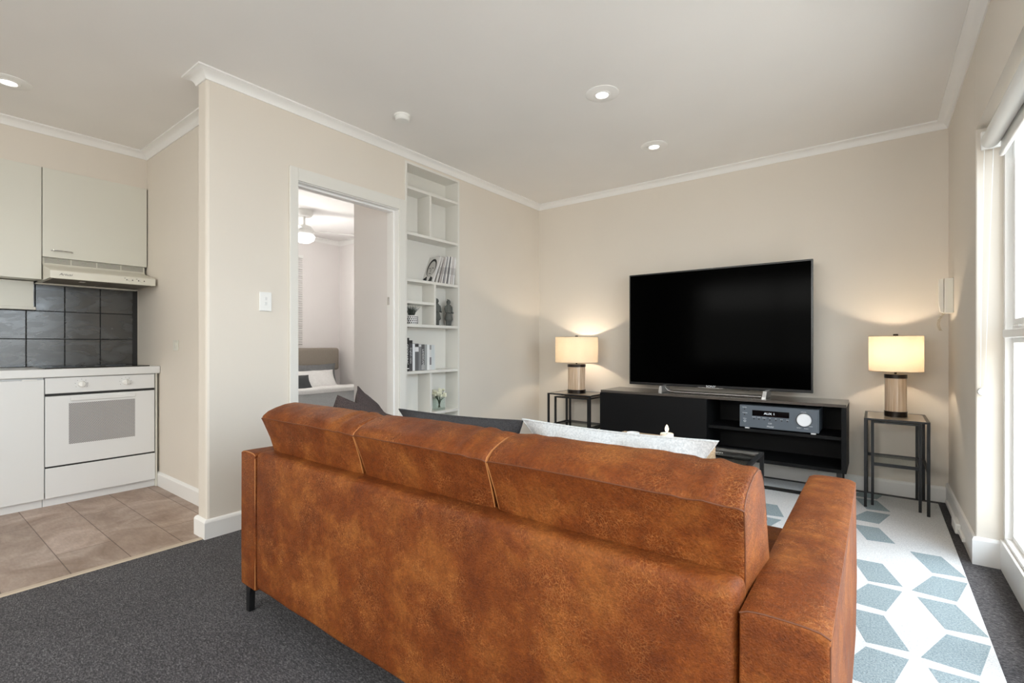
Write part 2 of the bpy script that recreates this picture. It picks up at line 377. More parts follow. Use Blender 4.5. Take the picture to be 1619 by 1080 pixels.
# bedroom shell
b = B(); box(b, -6.4, -6.3, 1.38, 1.55, 0, ZC); box(b, -6.4, -6.3, 3.3, 4.44, 0, ZC); box(b, -6.4, -6.3, 1.55, 3.3, 0, 0.9); box(b, -6.4, -6.3, 1.55, 3.3, 2.2, ZC)
struct('wall_bedroom_back', b, M['wall_white'])
struct('wall_bedroom_far', bx(-6.3, XL-0.12, 4.12, 4.22, 0, ZC), M['wall_white'])
struct('wall_bedroom_near', bx(-6.3, KX-0.1, 1.29, 1.41, 0, ZC), M['wall_white'])
b = B(); box(b, -3.525, XL-0.12, 2.44, 2.475, 0, ZC); box(b, -3.525, -3.49, 2.475, 4.12, 0, ZC)
struct('wall_bedroom_return', b, M['wall_white'])
b = B(); sweep(b, [(-3.04, 4.12), (-6.3, 4.12), (-6.3, 1.41)], [(0, -0.055), (0.006, -0.055), (0.02, -0.03), (0.04, -0.012), (0.06, -0.008), (0.06, 0), (0, 0)], ZC)
struct('trim_bedroom_cornice', b, M['trim'])
# cornice right round the living room and kitchen
prof = [(0, -0.05), (0.007, -0.05), (0.009, -0.044), (0.013, -0.034), (0.022, -0.022), (0.036, -0.013), (0.048, -0.0105), (0.05, -0.009), (0.06, -0.009), (0.06, 0.0), (0, 0.0)]
b = sweep(B(), [(XR, YB), (XR, YT), (XL, YT), (XL, 1.09), (XL-0.12, 1.09), (XL-0.12, KY), (XU, KY), (XU, YB)], prof, ZC)
struct('trim_cornice', b, M['trim'], True)
# baseboards
bp = [(0, 0), (0.014, 0), (0.014, 0.088), (0.010, 0.098), (0.004, 0.103), (0, 0.105)]
bpt = [(0, 0), (0.014, 0), (0.014, 0.118), (0.010, 0.13), (0, 0.133)]
struct('baseboard_right', sweep(B(), [(0.462, WY1), (XR, WY1), (XR, YT)], bpt, 0), M['trim'])
struct('baseboard_tv', sweep(B(), [(XR-0.014, YT), (XL, YT)], bp, 0), M['trim'])
struct('baseboard_left', sweep(B(), [(XL, YT), (XL, YS1+0.012)], bp, 0), M['trim'])
struct('baseboard_nib', sweep(B(), [(XL, YD0-0.06), (XL, 1.09), (XL-0.12, 1.09), (XL-0.12, KY), (-4.33, KY)], bp, 0), M['trim'])
struct('baseboard_bedroom', sweep(B(), [(XL-0.12, 2.44), (-3.525, 2.44)], [(a, c) for a, c in bp], 0), M['trim'])
# power cable trunking clipped to the right baseboard
o = obj('cable_trunking', box(box(B(), 0.352, 0.366, 3.42, 4.2, 0.03, 0.052, 0.003), 0.340, 0.366, 3.58, 3.74, 0.02, 0.075, 0.006), M['plastic']); tag(o, 'white cable trunking with a plug box along the right baseboard', 'cable trunking')
# doorway: lining, stops and architrave
dr = bpy.data.objects.new('door_1', None); dr.location = (XL, (YD0+YD1)/2, 0); C.objects.link(dr); dr['kind'] = 'structure'
b = B(); box(b, XL-0.13, XL+0.004, YD0-0.02, YD0, 0, ZD+0.02); box(b, XL-0.13, XL+0.004, YD1, YD1+0.02, 0, ZD+0.02); box(b, XL-0.13, XL+0.004, YD0, YD1, ZD, ZD+0.02)
obj('door_lining', b, M['trim'], dr)
b = B(); box(b, XL-0.085, XL-0.04, YD0, YD0+0.012, 0, ZD); box(b, XL-0.085, XL-0.04, YD1-0.012, YD1, 0, ZD); box(b, XL-0.085, XL-0.04, YD0+0.012, YD1-0.012, ZD-0.012, ZD)
obj('door_stop', b, M['trim'], dr)
b = B(); A = M['trim_cream']
box(b, XL, XL+0.018, YD0-0.058, YD0-0.004, 0, ZD+0.085, 0.003); box(b, XL, XL+0.018, YD1+0.004, YD1+0.066, 0, ZD+0.085, 0.003); box(b, XL, XL+0.0175, YD0-0.004, YD1+0.004, ZD+0.004, ZD+0.085, 0.003)
obj('architrave', b, A, dr)
obj('strike_plate', bx(XL-0.124, XL-0.104, YD1-0.0025, YD1, 1.37, 1.43), M['chrome'], dr, label='small metal latch plate')
# ================================================================== BUILT-IN BOOKCASE
xb = XL-0.15
bc = thing('bookcase', 'built-in cream bookcase recessed in the wall right of the doorway', 'bookcase', (XL-0.07, (YS0+YS1)/2, 0))
T = M['trim_cream']
obj('back_panel', bx(xb-0.01, xb, YS0, YS1, 0, ZS), T, bc)
for s in (0, 1):
    y = YS0 if s == 0 else YS1-0.018
    obj('side_panel', bx(xb, XL+0.006, y, y+0.018, 0, ZS, 0.001, 1), T, bc)
obj('top_panel', bx(xb, XL+0.006, YS0+0.018, YS1-0.018, ZS-0.018, ZS), T, bc)
ya, yb_ = YS0+0.018, YS1-0.018
for z in (2.303, 1.945, 1.579, 1.222, 0.85, 0.505, 0.12):
    obj('shelf', bx(xb, XL+0.002, ya, yb_, z-0.022, z, 0.001, 1), T, bc)
for y, z0, z1 in ((2.75, 1.945, 2.281), (2.80, 1.222, 1.557), (2.755, 0.505, 0.828), (2.755, 0.12, 0.483)):
    obj('divider', bx(xb, XL-0.002, y-0.01, y+0.01, z0, z1), T, bc)
obj('shelf', bx(xb, XL-0.002, ya, 2.79, 1.385, 1.405), T, bc)

# ================================================================== KITCHEN
# splashback of 20 cm black tiles
o = thing('splashback', 'streaky black tiled splashback above the white worktop', 'splashback', (KX+0.005, 0.4, 0.9))
obj('grout', bx(KX+0.0005, KX+0.004, YB+0.3, 1.284, 0.9, 1.53), M['dark'], o)
b = B()
for j, (z0, z1, off) in enumerate(((0.902, 1.0985, 0.845), (1.1015, 1.300, 0.845), (1.303, 1.498, 0.888))):
    ys = [1.2535, 1.0485]; y = 0.843
    ys = [1.2535, 1.0485, 0.8435]
    ys += [0.640, 0.436, 0.232, 0.028, -0.176, -0.38, -0.584] if j < 2 else [0.686, 0.48]
    for a, c in zip(ys, ys[1:]): box(b, KX+0.001, KX+0.009, c+0.0025, a-0.0025, z0+0.001, z1, 0.0015, 1)
obj('tiles', b, M['tile'], o)
# worktop
wt = thing('worktop', 'continuous white kitchen worktop above the oven and cupboard', 'worktop', (-4.5, 0.3, 0.845))
obj('slab', bx(KX+0.001, -4.285, YB+0.3, KY-0.002, 0.846, 0.9, 0.006), M['lamw'], wt)
# cooktop
ct = thing('cooktop', 'flat black glass cooktop set in the white worktop', 'cooktop', (-4.53, 0.93, 0.9))
obj('glass_plate', bx(-4.77, -4.33, 0.665, 1.235, 0.9005, 0.907, 0.002, 1), M['display'], ct)
for x, y, r in ((-4.66, 0.80, 0.075), (-4.44, 0.80, 0.09), (-4.66, 1.08, 0.09), (-4.44, 1.08, 0.075)):
    obj('burner_marking', tube(B(), [(x+r*math.cos(a*math.pi/16), y+r*math.sin(a*math.pi/16), 0.9072) for a in range(32)], 0.0008, 4, True), M['receiver'], ct)
# oven
XF = -4.305
ov = thing('oven', 'white built-in oven with dotted glass window under the worktop', 'oven', (-4.52, 0.96, 0))
obj('body', bx(KX+0.02, XF-0.022, 0.662, 1.262, 0.09, 0.842), M['enamel'], ov)
cpn = obj('control_panel', bx(XF-0.02, XF, 0.663, 1.258, 0.738, 0.842, 0.003), M['enamel'], ov)
for y in (0.843, 1.083):
    k = obj('knob', lathe(B(), [(0.021, 0), (0.021, 0.006), (0.018, 0.02), (0.016, 0.022)], (XF, y, 0.793), 24, 'x'), M['plastic'], ov, True)
    obj('grip', bx(XF+0.02, XF+0.03, y-0.004, y+0.004, 0.777, 0.809, 0.002), M['plastic'], k)
    b = B()
    for a in range(7):
        t = math.radians(-30+a*40); box(b, XF+0.0005, XF+0.0012, y+0.033*math.cos(t)-0.0015, y+0.033*math.cos(t)+0.0015, 0.793+0.033*math.sin(t)-0.0015, 0.793+0.033*math.sin(t)+0.0015)
    obj('dial_marks', b, M['inkdark'], k)
obj('vent_gap', bx(XF-0.02, XF-0.004, 0.664, 1.257, 0.722, 0.737), M['dark'], ov)
od = obj('oven_door', bx(XF-0.02, XF, 0.663, 1.258, 0.262, 0.721, 0.004), M['enamel'], ov)
obj('door_window', bx(XF-0.001, XF+0.0015, 0.778, 1.138, 0.395, 0.668), M['ovenglass'], od)
b = B(); box(b, XF, XF+0.012, 0.785, 1.14, 0.683, 0.708, 0.004); obj('door_handle', b, M['enamel'], od)
dw = obj('drawer', bx(XF-0.02, XF, 0.663, 1.262, 0.055, 0.252, 0.003), M['enamel'], ov)
obj('gap_strip', bx(XF-0.022, XF-0.003, 0.664, 1.257, 0.251, 0.2625), M['dark'], ov)
obj('plinth', bx(-4.36, -4.335, 0.655, KY-0.02, 0.0, 0.056), M['enamel'], ov)
o = obj('filler_panel', bx(KX+0.02, XF-0.001, 1.264, KY-0.0155, 0.0, 0.845, 0.001, 1), M['lam']); tag(o, 'narrow cream filler panel between the oven and the side wall', 'panel')
# base cabinet
bcab = thing('base_cabinet', 'white base cupboard with a flat door left of the oven', 'cabinet', (-4.52, 0.3, 0))
obj('body', bx(KX+0.02, XF-0.021, -0.25, 0.658, 0.055, 0.843), M['lamw'], bcab)
d1 = obj('door', bx(XF-0.02, XF, 0.20, 0.658, 0.055, 0.832, 0.002), M['lamw'], bcab)
obj('pull', bx(XF-0.002, XF+0.006, 0.555, 0.625, 0.829, 0.838, 0.001, 1), M['plastic'], d1)
d1 = obj('door', bx(XF-0.02, XF, -0.25, 0.196, 0.055, 0.832, 0.002), M['lamw'], bcab)
obj('plinth', bx(-4.36, -4.335, -0.25, 0.652, 0, 0.055), M['lamw'], bcab)
# upper cupboards
uc = thing('wall_cabinet', 'cream wall cupboard with a slim metal handle above the range hood', 'cabinet', (-4.69, 0.98, 1.66))
obj('body', bx(KX, XU-0.005, 0.688, 1.284, 1.668, 2.281), M['lam'], uc)
d1 = obj('door', bx(XU-0.004, XU+0.015, 0.690, 1.283, 1.666, 2.279, 0.002), M['lam'], uc)
b = tube(B(), [(XU+0.015, 0.735, 1.713), (XU+0.034, 0.742, 1.713), (XU+0.038, 0.76, 1.7135), (XU+0.038, 0.82, 1.7135), (XU+0.034, 0.838, 1.713), (XU+0.015, 0.845, 1.713)], 0.0045, 8)
obj('door_handle', b, M['chrome'], d1, True)
uc = thing('wall_cabinet', 'plain cream wall cupboard at the left edge, above a small locker', 'cabinet', (-4.69, 0.38, 1.5))
obj('body', bx(KX, XU-0.005, -0.2, 0.685, 1.512, 2.281), M['lam'], uc)
obj('door', bx(XU-0.004, XU+0.015, 0.09, 0.685, 1.508, 2.279, 0.002), M['lam'], uc)
obj('door', bx(XU-0.004, XU+0.015, -0.2, 0.087, 1.508, 2.279, 0.002), M['lam'], uc)
lk = thing('locker', 'low cream locker fixed under the left wall cupboard', 'cabinet', (-4.74, 0.3, 1.305))
obj('front_panel', bx(KX+0.01, KX+0.055, -0.2, 0.672, 1.325, 1.507, 0.002), M['lam'], lk)
obj('bottom_rail', bx(KX+0.01, KX+0.062, -0.2, 0.682, 1.306, 1.326, 0.002), M['lam'], lk)
# range hood
rh = thing('range_hood', 'slanted cream range hood under the right wall cupboard', 'range hood', (-4.6, 0.98, 1.5))
pf = [(KX+0.005, 1.515), (KX+0.005, 1.664), (XU-0.005, 1.664), (XU-0.003, 1.622), (XU+0.012, 1.608), (-4.345, 1.557), (-4.335, 1.55), (-4.335, 1.503), (-4.345, 1.503), (KX+0.02, 1.503)]
HY0, HY1 = 0.692, 1.272
b = prism(B(), [p for p in pf], 'y', HY0, HY1)
obj('canopy', b, M['hood'], rh)
b = B()
for z in (1.630, 1.639, 1.648, 1.657): 
    for k in range(4):
        y = HY0+0.01+k*0.142; box(b, XU-0.004, XU+0.0002, y, y+0.134, z-0.0018, z+0.0018)
obj('vent_slots', b, M['filter'], rh)
obj('front_lip', bx(-4.338, -4.328, HY0, HY1, 1.500, 1.507, 0.002), M['hood'], rh)
b = B(); box(b, KX+0.09, -4.36, HY0+0.02, 0.99, 1.4995, 1.503); box(b, KX+0.09, -4.36, 1.0, HY1-0.02, 1.4995, 1.503); obj('grease_filter', b, M['filter'], rh)
obj('hood_lamp', bx(-4.48, -4.43, 0.86, 0.89, 1.498, 1.501), M['plastic'], rh)
obj('back_lip', bx(KX+0.006, KX+0.05, HY0-0.01, HY1-0.0, 1.492, 1.5005), M['hood'], rh)
for y in (1.115, 1.185):
    sc_ = obj('slide_control', lathe(B(), [(0.010, 0), (0.010, 0.006), (0.008, 0.007)], (-4.335, y, 1.530), 16, 'x'), M['hood'], rh)
    for dy, dz, w_, h_ in ((-0.017, 0, 0.003, 0.004), (0.017, 0, 0.003, 0.004), (-0.028, 0.011, 0.004, 0.0015)):
        obj('control_mark', bx(-4.3352, -4.3344, y+dy-w_, y+dy+w_, 1.530+dz-h_, 1.530+dz+h_), M['inkdark'], sc_)
text('maker_script', 'Artusi', 0.022, (-4.3345, 0.768, 1.529), FACE_X, M['inkdark'], rh, 0.0003, 'CENTER', 0.3, 1.2)
# kitchen side wall switch
o = thing('wall_switch', 'small white blank switch plate on the kitchen side wall', 'switch', (-3.965, KY, 1.054))
obj('plate', bx(-4.01, -3.925, KY-0.009, KY, 1.018, 1.092, 0.003), M['lam'], o)
obj('rocker', bx(-3.985, -3.95, KY-0.013, KY-0.008, 1.035, 1.075, 0.002), M['lam'], o)
# living room light switch
o = thing('light_switch', 'white double light switch on the wall left of the doorway', 'switch', (XL, 1.405, 1.317))
obj('plate', bx(XL, XL+0.009, 1.37, 1.442, 1.26, 1.374, 0.003), M['plastic'], o)
for z in (1.305, 1.335): obj('toggle', bx(XL+0.008, XL+0.013, 1.397, 1.413, z-0.009, z+0.009, 0.002), mat('toggle_plastic', (0.7, 0.7, 0.69), 0.3), o)

# ================================================================== SIDE WINDOW
wn = bpy.data.objects.new('window_1', None); wn.location = (0.5, 1.2, 0); C.objects.link(wn); wn['kind'] = 'structure'
F = M['trim']
b = B(); box(b, 0.462, 0.60, WY0, WY1, 0, 0.14, 0.004); box(b, 0.475, 0.60, WY0, WY1, 0.14, 0.155, 0.004); obj('window_sill', b, F, wn)
b = B(); box(b, 0.475, 0.60, WY1-0.035, WY1, 0.155, WZ); box(b, 0.475, 0.60, WY0, WY0+0.035, 0.155, WZ); box(b, 0.475, 0.60, WY0, WY1, WZ-0.05, WZ)
obj('window_frame', b, F, wn)
ms = [WY1-0.035, 2.25, 1.25, 0.25, WY0+0.035]
for i in range(1, 4): obj('mullion', bx(0.48, 0.60, ms[i]-0.03, ms[i]+0.03, 0.155, WZ-0.05, 0.004), F, wn)
for i in range(4):
    a, c = ms[i+1]+(0.03 if i < 3 else 0), ms[i]-(0.03 if i > 0 else 0)
    obj('transom', bx(0.458, 0.59, a+0.002, c-0.002 - (0.055 if i == 0 else 0), 1.092, 1.128, 0.004), F, wn)
    s = B(); z0, z1 = 1.128, WZ-0.05; y0, y1 = a, c; t = 0.05
    box(s, 0.50, 0.54, y0, y0+t, z0, z1); box(s, 0.50, 0.54, y1-t, y1, z0, z1); box(s, 0.50, 0.54, y0+t, y1-t, z0, z0+t); box(s, 0.50, 0.54, y0+t, y1-t, z1-t, z1)
    sa = obj('sash', s, F, wn)
    obj('pane', bx(0.518, 0.522, y0+t, y1-t, z0+t, z1-t), M['glass'], sa)
    obj('sash_latch', bx(0.49, 0.50, y1-t-0.12, y1-t-0.02, z0+0.012, z0+0.022), M['chrome'], sa)
    s = B(); z0, z1 = 0.155, 1.092; t = 0.022
    box(s, 0.50, 0.54, y0, y0+t, z0, z1); box(s, 0.50, 0.54, y1-t, y1, z0, z1); box(s, 0.50, 0.54, y0+t, y1-t, z0, z0+t); box(s, 0.50, 0.54, y0+t, y1-t, z1-t, z1)
    sa = obj('fixed_light', s, F, wn)
    obj('pane', bx(0.518, 0.522, y0+t, y1-t, z0+t, z1-t), M['glass'], sa)
# roller blind
rb = thing('roller_blind', 'white roller blind rolled up at the head of the side window', 'blind', (0.425, 1.4, 1.95))
obj('roll', lathe(B(), [(0.034, -0.6), (0.034, 3.165)], (0.425, 0, 2.02), 28, 'y'), M['plastic'], rb, True)
obj('bracket', bx(0.392, 0.46, 3.166, 3.185, 1.985, 2.07, 0.004), M['plastic'], rb)
obj('cloth', prism(B(), [(0.457, 2.02), (0.4575, 2.02), (0.4575, 1.955), (0.457, 1.955)], 'y', -0.6, 3.14), M['plastic'], rb)
obj('bottom_rail', bx(0.448, 0.466, -0.6, 3.14, 1.93, 1.957, 0.005), M['plastic'], rb)
ch = obj('pull_chain', tube(tube(B(), [(0.405, 3.178, 1.99), (0.399, 3.196, 1.5), (0.394, 3.200, 0.86)], 0.0016, 6), [(0.436, 3.178, 1.99), (0.425, 3.196, 1.5), (0.410, 3.200, 0.86)], 0.0016, 6), M['plastic'], rb)
obj('chain_tensioner', lathe(B(), [(0.017, -0.012), (0.019, -0.008), (0.019, 0.008), (0.017, 0.012)], (0.402, 3.198, 0.835), 24, 'y'), M['plastic'], rb, True)
# unseen rear window added for frontal fill, simple frame and pane
wr = bpy.data.objects.new('window_rear_fill', None); wr.location = (-1.5, YB-0.05, 0.55); C.objects.link(wr); wr['kind'] = 'structure'
b = B(); box(b, -3.1, 0.1, YB-0.09, YB-0.03, 0.55, 0.60); box(b, -3.1, 0.1, YB-0.09, YB-0.03, 2.25, 2.3)
for x in (-3.1, -1.525, 0.05): box(b, x, x+0.05, YB-0.09, YB-0.03, 0.6, 2.25)
obj('window_frame', b, F, wr)
b = B(); box(b, -3.05, -1.525, YB-0.062, YB-0.058, 0.6, 2.25); box(b, -1.475, 0.05, YB-0.062, YB-0.058, 0.6, 2.25); obj('pane', b, M['glass'], wr)
# bedroom window with slatted blind
wb = bpy.data.objects.new('window_3', None); wb.location = (-6.35, 2.65, 0.9); C.objects.link(wb); wb['kind'] = 'structure'
b = B(); box(b, -6.39, -6.31, 1.55, 1.60, 0.9, 2.2); box(b, -6.39, -6.31, 3.25, 3.30, 0.9, 2.2); box(b, -6.39, -6.31, 1.6, 3.25, 0.9, 0.95); box(b, -6.39, -6.31, 1.6, 3.25, 2.15, 2.2)
obj('window_frame', b, F, wb); obj('pane', bx(-6.352, -6.348, 1.6, 3.25, 0.95, 2.15), M['glass'], wb)
vb = thing('slatted_blind', 'white horizontal slatted blind over the bedroom window', 'blind', (-6.27, 2.75, 1.05))
b = B()
for k in range(38):
    z = 1.06+k*0.031; prism(b, [(-6.285, z), (-6.262, z+0.012), (-6.261, z+0.011), (-6.284, z-0.001)], 'y', 1.46, 3.525)
obj('slats', b, M['plastic'], vb); obj('head_rail', bx(-6.298, -6.255, 1.46, 3.53, 2.24, 2.28, 0.003), M['plastic'], vb)

# ================================================================== CEILING FITTINGS
def downlight(x, y, label, r=0.098):
    t = thing('downlight', label, 'downlight', (x, y, ZC), 'ceiling downlights')
    obj('trim_ring', lathe(B(), [(r, 0.0), (r, -0.003), (r*0.93, -0.006), (0.05, -0.0075), (0.046, -0.0115), (0.038, -0.0115), (0.036, -0.004)], (x, y, ZC), 40), M['trim'], t, True)
    obj('lens', lathe(B(), [(0.034, -0.0035), (0.034, -0.006), (0.02, -0.009), (0.004, -0.010)], (x, y, ZC), 28), M['lamp_on'], t, True)
    return t
dl = downlight(-1.31, 2.62, 'round white downlight on the ceiling nearest the camera, over the sofa')
dup(dl, (-1.342, 3.545, ZC), 'smaller-looking white downlight on the ceiling closer to the television wall')
dup(dl, (-3.942, 0.455, ZC), 'round white downlight on the ceiling at the left edge over the kitchen')
for i, (x, y) in enumerate(((-1.31, 2.62), (-1.342, 3.545), (-3.942, 0.455))):
    light('downlight_beam', 'SPOT', (x, y, ZC-0.02), (0, 0, 0), 7, (1.0, 0.93, 0.84), spot_size=math.radians(110), spot_blend=0.9, shadow_soft_size=0.03)
sd = thing('smoke_detector', 'small round white smoke detector on the ceiling near the bookcase', 'smoke detector', (-2.477, 2.08, ZC))
obj('base', lathe(B(), [(0.052, 0), (0.052, -0.010), (0.050, -0.012)], (-2.477, 2.08, ZC), 32), M['plastic'], sd, True)
obj('cover', lathe(B(), [(0.047, -0.012), (0.046, -0.030), (0.040, -0.036), (0.018, -0.038), (0.004, -0.038)], (-2.477, 2.08, ZC), 32), M['plastic'], sd, True)

# ================================================================== INTERCOM HANDSET
ic = thing('intercom_phone', 'cream wall intercom handset with a coiled cord near the corner', 'intercom', (0.38, 4.09, 1.26))
pm = mat('cream_plastic', (0.84, 0.81, 0.72), 0.4)
obj('base_unit', bx(0.335, 0.3795, 4.05, 4.13, 1.258, 1.478, 0.004), pm, ic)
b = prism(B(), [(0.332, 1.475), (0.314, 1.474), (0.310, 1.44), (0.311, 1.31), (0.318, 1.268), (0.332, 1.262)], 'y', 4.055, 4.10); obj('handset', b, pm, ic)
pts = []
for k in range(220):
    t = k/219; a = t*2*math.pi*13
    cx = 0.335-0.022*math.sin(t*math.pi*0.9)-0.008*t; cz = 1.258-0.11*t; 
    pts.append((cx+0.0075*math.cos(a), 4.07+0.0075*math.sin(a), cz))
obj('coiled_cord', tube(B(), pts, 0.0011, 5), mat('cord_plastic', (0.42, 0.33, 0.2), 0.5), ic, True)

# ================================================================== TV CONSOLE
cs = thing('tv_console', 'long low black television console against the far wall', 'console', (-1.075, 4.13, 0))
X0, X1, Y0, Y1, Z0, Z1 = -1.98, -0.165, 3.93, 4.325, 0.19, 0.655; K = M['console']
obj('top', bx(X0, X1, Y0, Y1, Z1-0.02, Z1, 0.001, 1), M['console_top'], cs)
obj('side_panel', bx(X0, X0+0.025, Y0, Y1, Z0, Z1-0.02), K, cs)
obj('side_panel', bx(X1-0.028, X1, Y0, Y1, Z0, Z1-0.02), K, cs)
obj('bottom', bx(X0+0.025, X1-0.028, Y0, Y1, Z0, Z0+0.025), K, cs)
obj('back_panel', bx(X0+0.025, X1-0.028, Y1-0.012, Y1, Z0+0.025, Z1-0.02), K, cs)
obj('divider', bx(-1.082, -1.06, Y0+0.001, Y1-0.012, Z0+0.025, Z1-0.02), K, cs)
obj('door', bx(X0+0.002, -1.062, Y0-0.018, Y0-0.001, Z0+0.002, Z1-0.022, 0.001, 1), K, cs)
obj('shelf', bx(-1.06, X1-0.028, Y0+0.03, Y1-0.012, 0.408, 0.43), K, cs)
b = B()
for x in (X0+0.12, X1-0.055):
    box(b, x, x+0.03, Y0+0.0, Y0+0.03, 0.018, Z0); box(b, x, x+0.03, Y1-0.08, Y1-0.05, 0.0, Z0)
box(b, X0+0.05, X1-0.02, Y0-0.03, Y0+0.035, 0.0125, 0.020)
obj('base_frame', b, M['blackmetal'], cs)
# ================================================================== TELEVISION
tv = thing('television', 'large black flat-screen television on a silver bar stand', 'television', (-1.077, 4.12, 0.655))
tx0, tx1, tz0, tz1, ty = -1.783, -0.371, 0.706, 1.684, 4.105
obj('housing', bx(tx0, tx1, ty, ty+0.028, tz0, tz1, 0.003), M['tv'], tv)
obj('rear_housing', bx(tx0+0.12, tx1-0.12, ty+0.028, ty+0.06, tz0+0.03, tz1-0.2, 0.01), M['tv'], tv)
obj('screen', bx(tx0+0.012, tx1-0.012, ty-0.001, ty+0.001, tz0+0.022, tz1-0.012), M['screen'], tv)
obj('logo_bar', bx(-1.18, -0.985, ty-0.004, ty, tz0-0.001, tz0+0.004), M['chrome'], tv)
text('logo_lettering', 'SONY', 0.022, (-1.08, ty-0.0015, tz0+0.012), FACE_Y, M['silver'], tv, 0.0004, 'CENTER', 0, 1.3)
for x in (-1.475, -0.69):
    s = 1 if x > -1 else -1
    b = B(); prism(b, [(x, 0.656), (x+0.028, 0.656), (x+0.036, 0.712), (x+0.012, 0.712)] if s > 0 else [(x, 0.656), (x+0.028, 0.656), (x+0.028, 0.712), (x+0.008, 0.712)], 'y', 3.995, 4.20)
    obj('stand_foot', b, mat('satin_silver', (0.62, 0.62, 0.62), 0.3, 0.8), tv)
obj('stand_bar', tube(B(), [(-1.44, 4.06, 0.70), (-1.41, 4.05, 0.672), (-1.36, 4.05, 0.664), (-0.76, 4.05, 0.664), (-0.70, 4.05, 0.664)], 0.0065, 8), M['chrome'], tv, True)
# ================================================================== RECEIVER
rc = thing('stereo_receiver', 'grey stereo receiver with display and round knob on the console shelf', 'receiver', (-0.577, 4.08, 0.43))
rx0, rx1, ry, rz0, rz1 = -0.832, -0.322, 3.955, 0.441, 0.607
obj('case', bx(rx0, rx1, ry+0.004, 4.25, rz0, rz1, 0.004), M['receiver'], rc)
fp = obj('front_panel', bx(rx0+0.001, rx1-0.006, ry-0.004, ry+0.005, rz0+0.001, rz1-0.003, 0.003), M['receiver'], rc)
W = rx1-rx0
def RX(u): return rx0+(u-112)/(1425-112)*(W-0.006)      # picture positions across the front
yf = ry-0.0045
obj('display_window', bx(RX(342), RX(970), yf-0.001, yf+0.002, 0.531, 0.573), M['display'], rc)
text('display_text', 'AUX 1', 0.022, (RX(640), yf-0.0018, 0.552), FACE_Y, M['led'], rc, 0.0002, 'CENTER', 0, 1.15)
kn = obj('volume_knob', lathe(B(), [(0.046, 0), (0.046, -0.004), (0.043, -0.016), (0.041, -0.018)], (RX(1208), yf, 0.528), 40, 'y'), M['silver'], rc, True)
b = B(); lathe(b, [(0.050, 0.001), (0.050, -0.001)], (RX(1208), yf, 0.528), 40, 'y'); obj('knob_surround', b, M['dark'], rc)
for u in (372, 460, 552, 648, 748, 845, 940): b = lathe(B(), [(0.0045, 0.001), (0.0045, -0.002)], (RX(u), yf, 0.508), 12, 'y'); obj('push_button', b, M['dark'], rc)
for z in (0.575, 0.535): b = lathe(B(), [(0.0045, 0.001), (0.0045, -0.002)], (RX(205), yf, z), 12, 'y'); obj('push_button', b, M['dark'], rc)
b = tube(B(), [(RX(210)+0.007*math.cos(a*math.pi/8), yf-0.001, 0.487+0.007*math.sin(a*math.pi/8)) for a in range(16)], 0.0012, 6, True); obj('headphone_socket', b, M['silver'], rc)
for body, u, z in (('POWER', 205, 0.589), ('PHONES', 212, 0.548), ('MENU', 208, 0.505), ('AUDIO', 370, 0.521), ('VIDEO', 458, 0.520), ('DIRECT', 552, 0.519), ('FM', 650, 0.520), ('AM', 748, 0.519), ('AUX', 845, 0.518), ('IN 2', 942, 0.517), ('VOLUME', 1200, 0.583), ('ZONE 1', 1130, 0.470), ('ZONE 2', 1245, 0.468), ('HDMI', 1312, 0.485)):
    text('button_lettering', body, 0.0085, (RX(u), yf-0.0006, z), FACE_Y, M['ink'], rc, 0.0002)
text('centre_emblem', 'CD', 0.013, (RX(650), yf-0.0006, 0.482), FACE_Y, M['ink'], rc, 0.0002, sx=1.3)
text('maker_lettering', 'Model', 0.016, (RX(655), yf-0.0006, 0.459), FACE_Y, M['ink'], rc, 0.0003, sx=1.1)
for x in (rx0+0.035, rx1-0.05): obj('foot', bx(x, x+0.03, ry+0.01, ry+0.04, 0.430, 0.442), M['silver'], rc)
for x in (rx0+0.035, rx1-0.05): obj('foot', bx(x, x+0.03, 4.2, 4.23, 0.430, 0.442), M['silver'], rc)

# ================================================================== NEST TABLES
def nest_table(name_label, x0, x1, y0, y1, ztop, t, zs, front_bar, group):
    o = thing('nest_table', name_label, 'side table', ((x0+x1)/2, (y0+y1)/2, 0), group)
    m = M['blackmetal']
    zf = 0.012
    for x in (x0, x1-t):
        for y in (y0, y1-t): obj('leg', bx(x, x+t, y, y+t, FZ, ztop-0.012), m, o)
    b = B(); z0, z1 = ztop-0.012, ztop
    box(b, x0, x1, y0, y0+t, z0, z1); box(b, x0, x1, y1-t, y1, z0, z1); box(b, x0, x0+t, y0+t, y1-t, z0, z1); box(b, x1-t, x1, y0+t, y1-t, z0, z1)
    obj('top_frame', b, m, o)
    obj('glass_top', bx(x0+t, x1-t, y0+t, y1-t, z1-0.006, z1-0.001), M['bronze'], o)
    b = B(); h = 0.02
    box(b, x0+0.002, x0+t-0.002, y0+t, y1-t, zs, zs+h); box(b, x1-t+0.002, x1-0.002, y0+t, y1-t, zs, zs+h); box(b, x0+t, x1-t, y1-t+0.002, y1-0.002, zs, zs+h)
    if front_bar: box(b, x0+t, x1-t, y0+0.002, y0+t-0.002, zs, zs+h)
    obj('stretcher', b, m, o)
    if front_bar: obj('glass_shelf', bx(x0+t, x1-t, y0+t, y1-t, zs+h-0.006, zs+h-0.001), M['clear'], o)
    return o
br_ = mat('bronze_glass', (0.62, 0.51, 0.39), 0.08); br_.node_tree.nodes['Principled BSDF'].inputs['Specular IOR Level'].default_value = 0.9
M['bronze'] = br_
FZ = 0.0121
nest_table('outer black metal nesting table with glass top in the right corner', -0.069, 0.257, 3.862, 4.285, 0.586, 0.016, 0.272, False, None)
nest_table('inner nesting table tucked under the right corner table', -0.033, 0.221, 3.93, 4.262, 0.562, 0.015, 0.272, True, None)
FZ = 0.0121
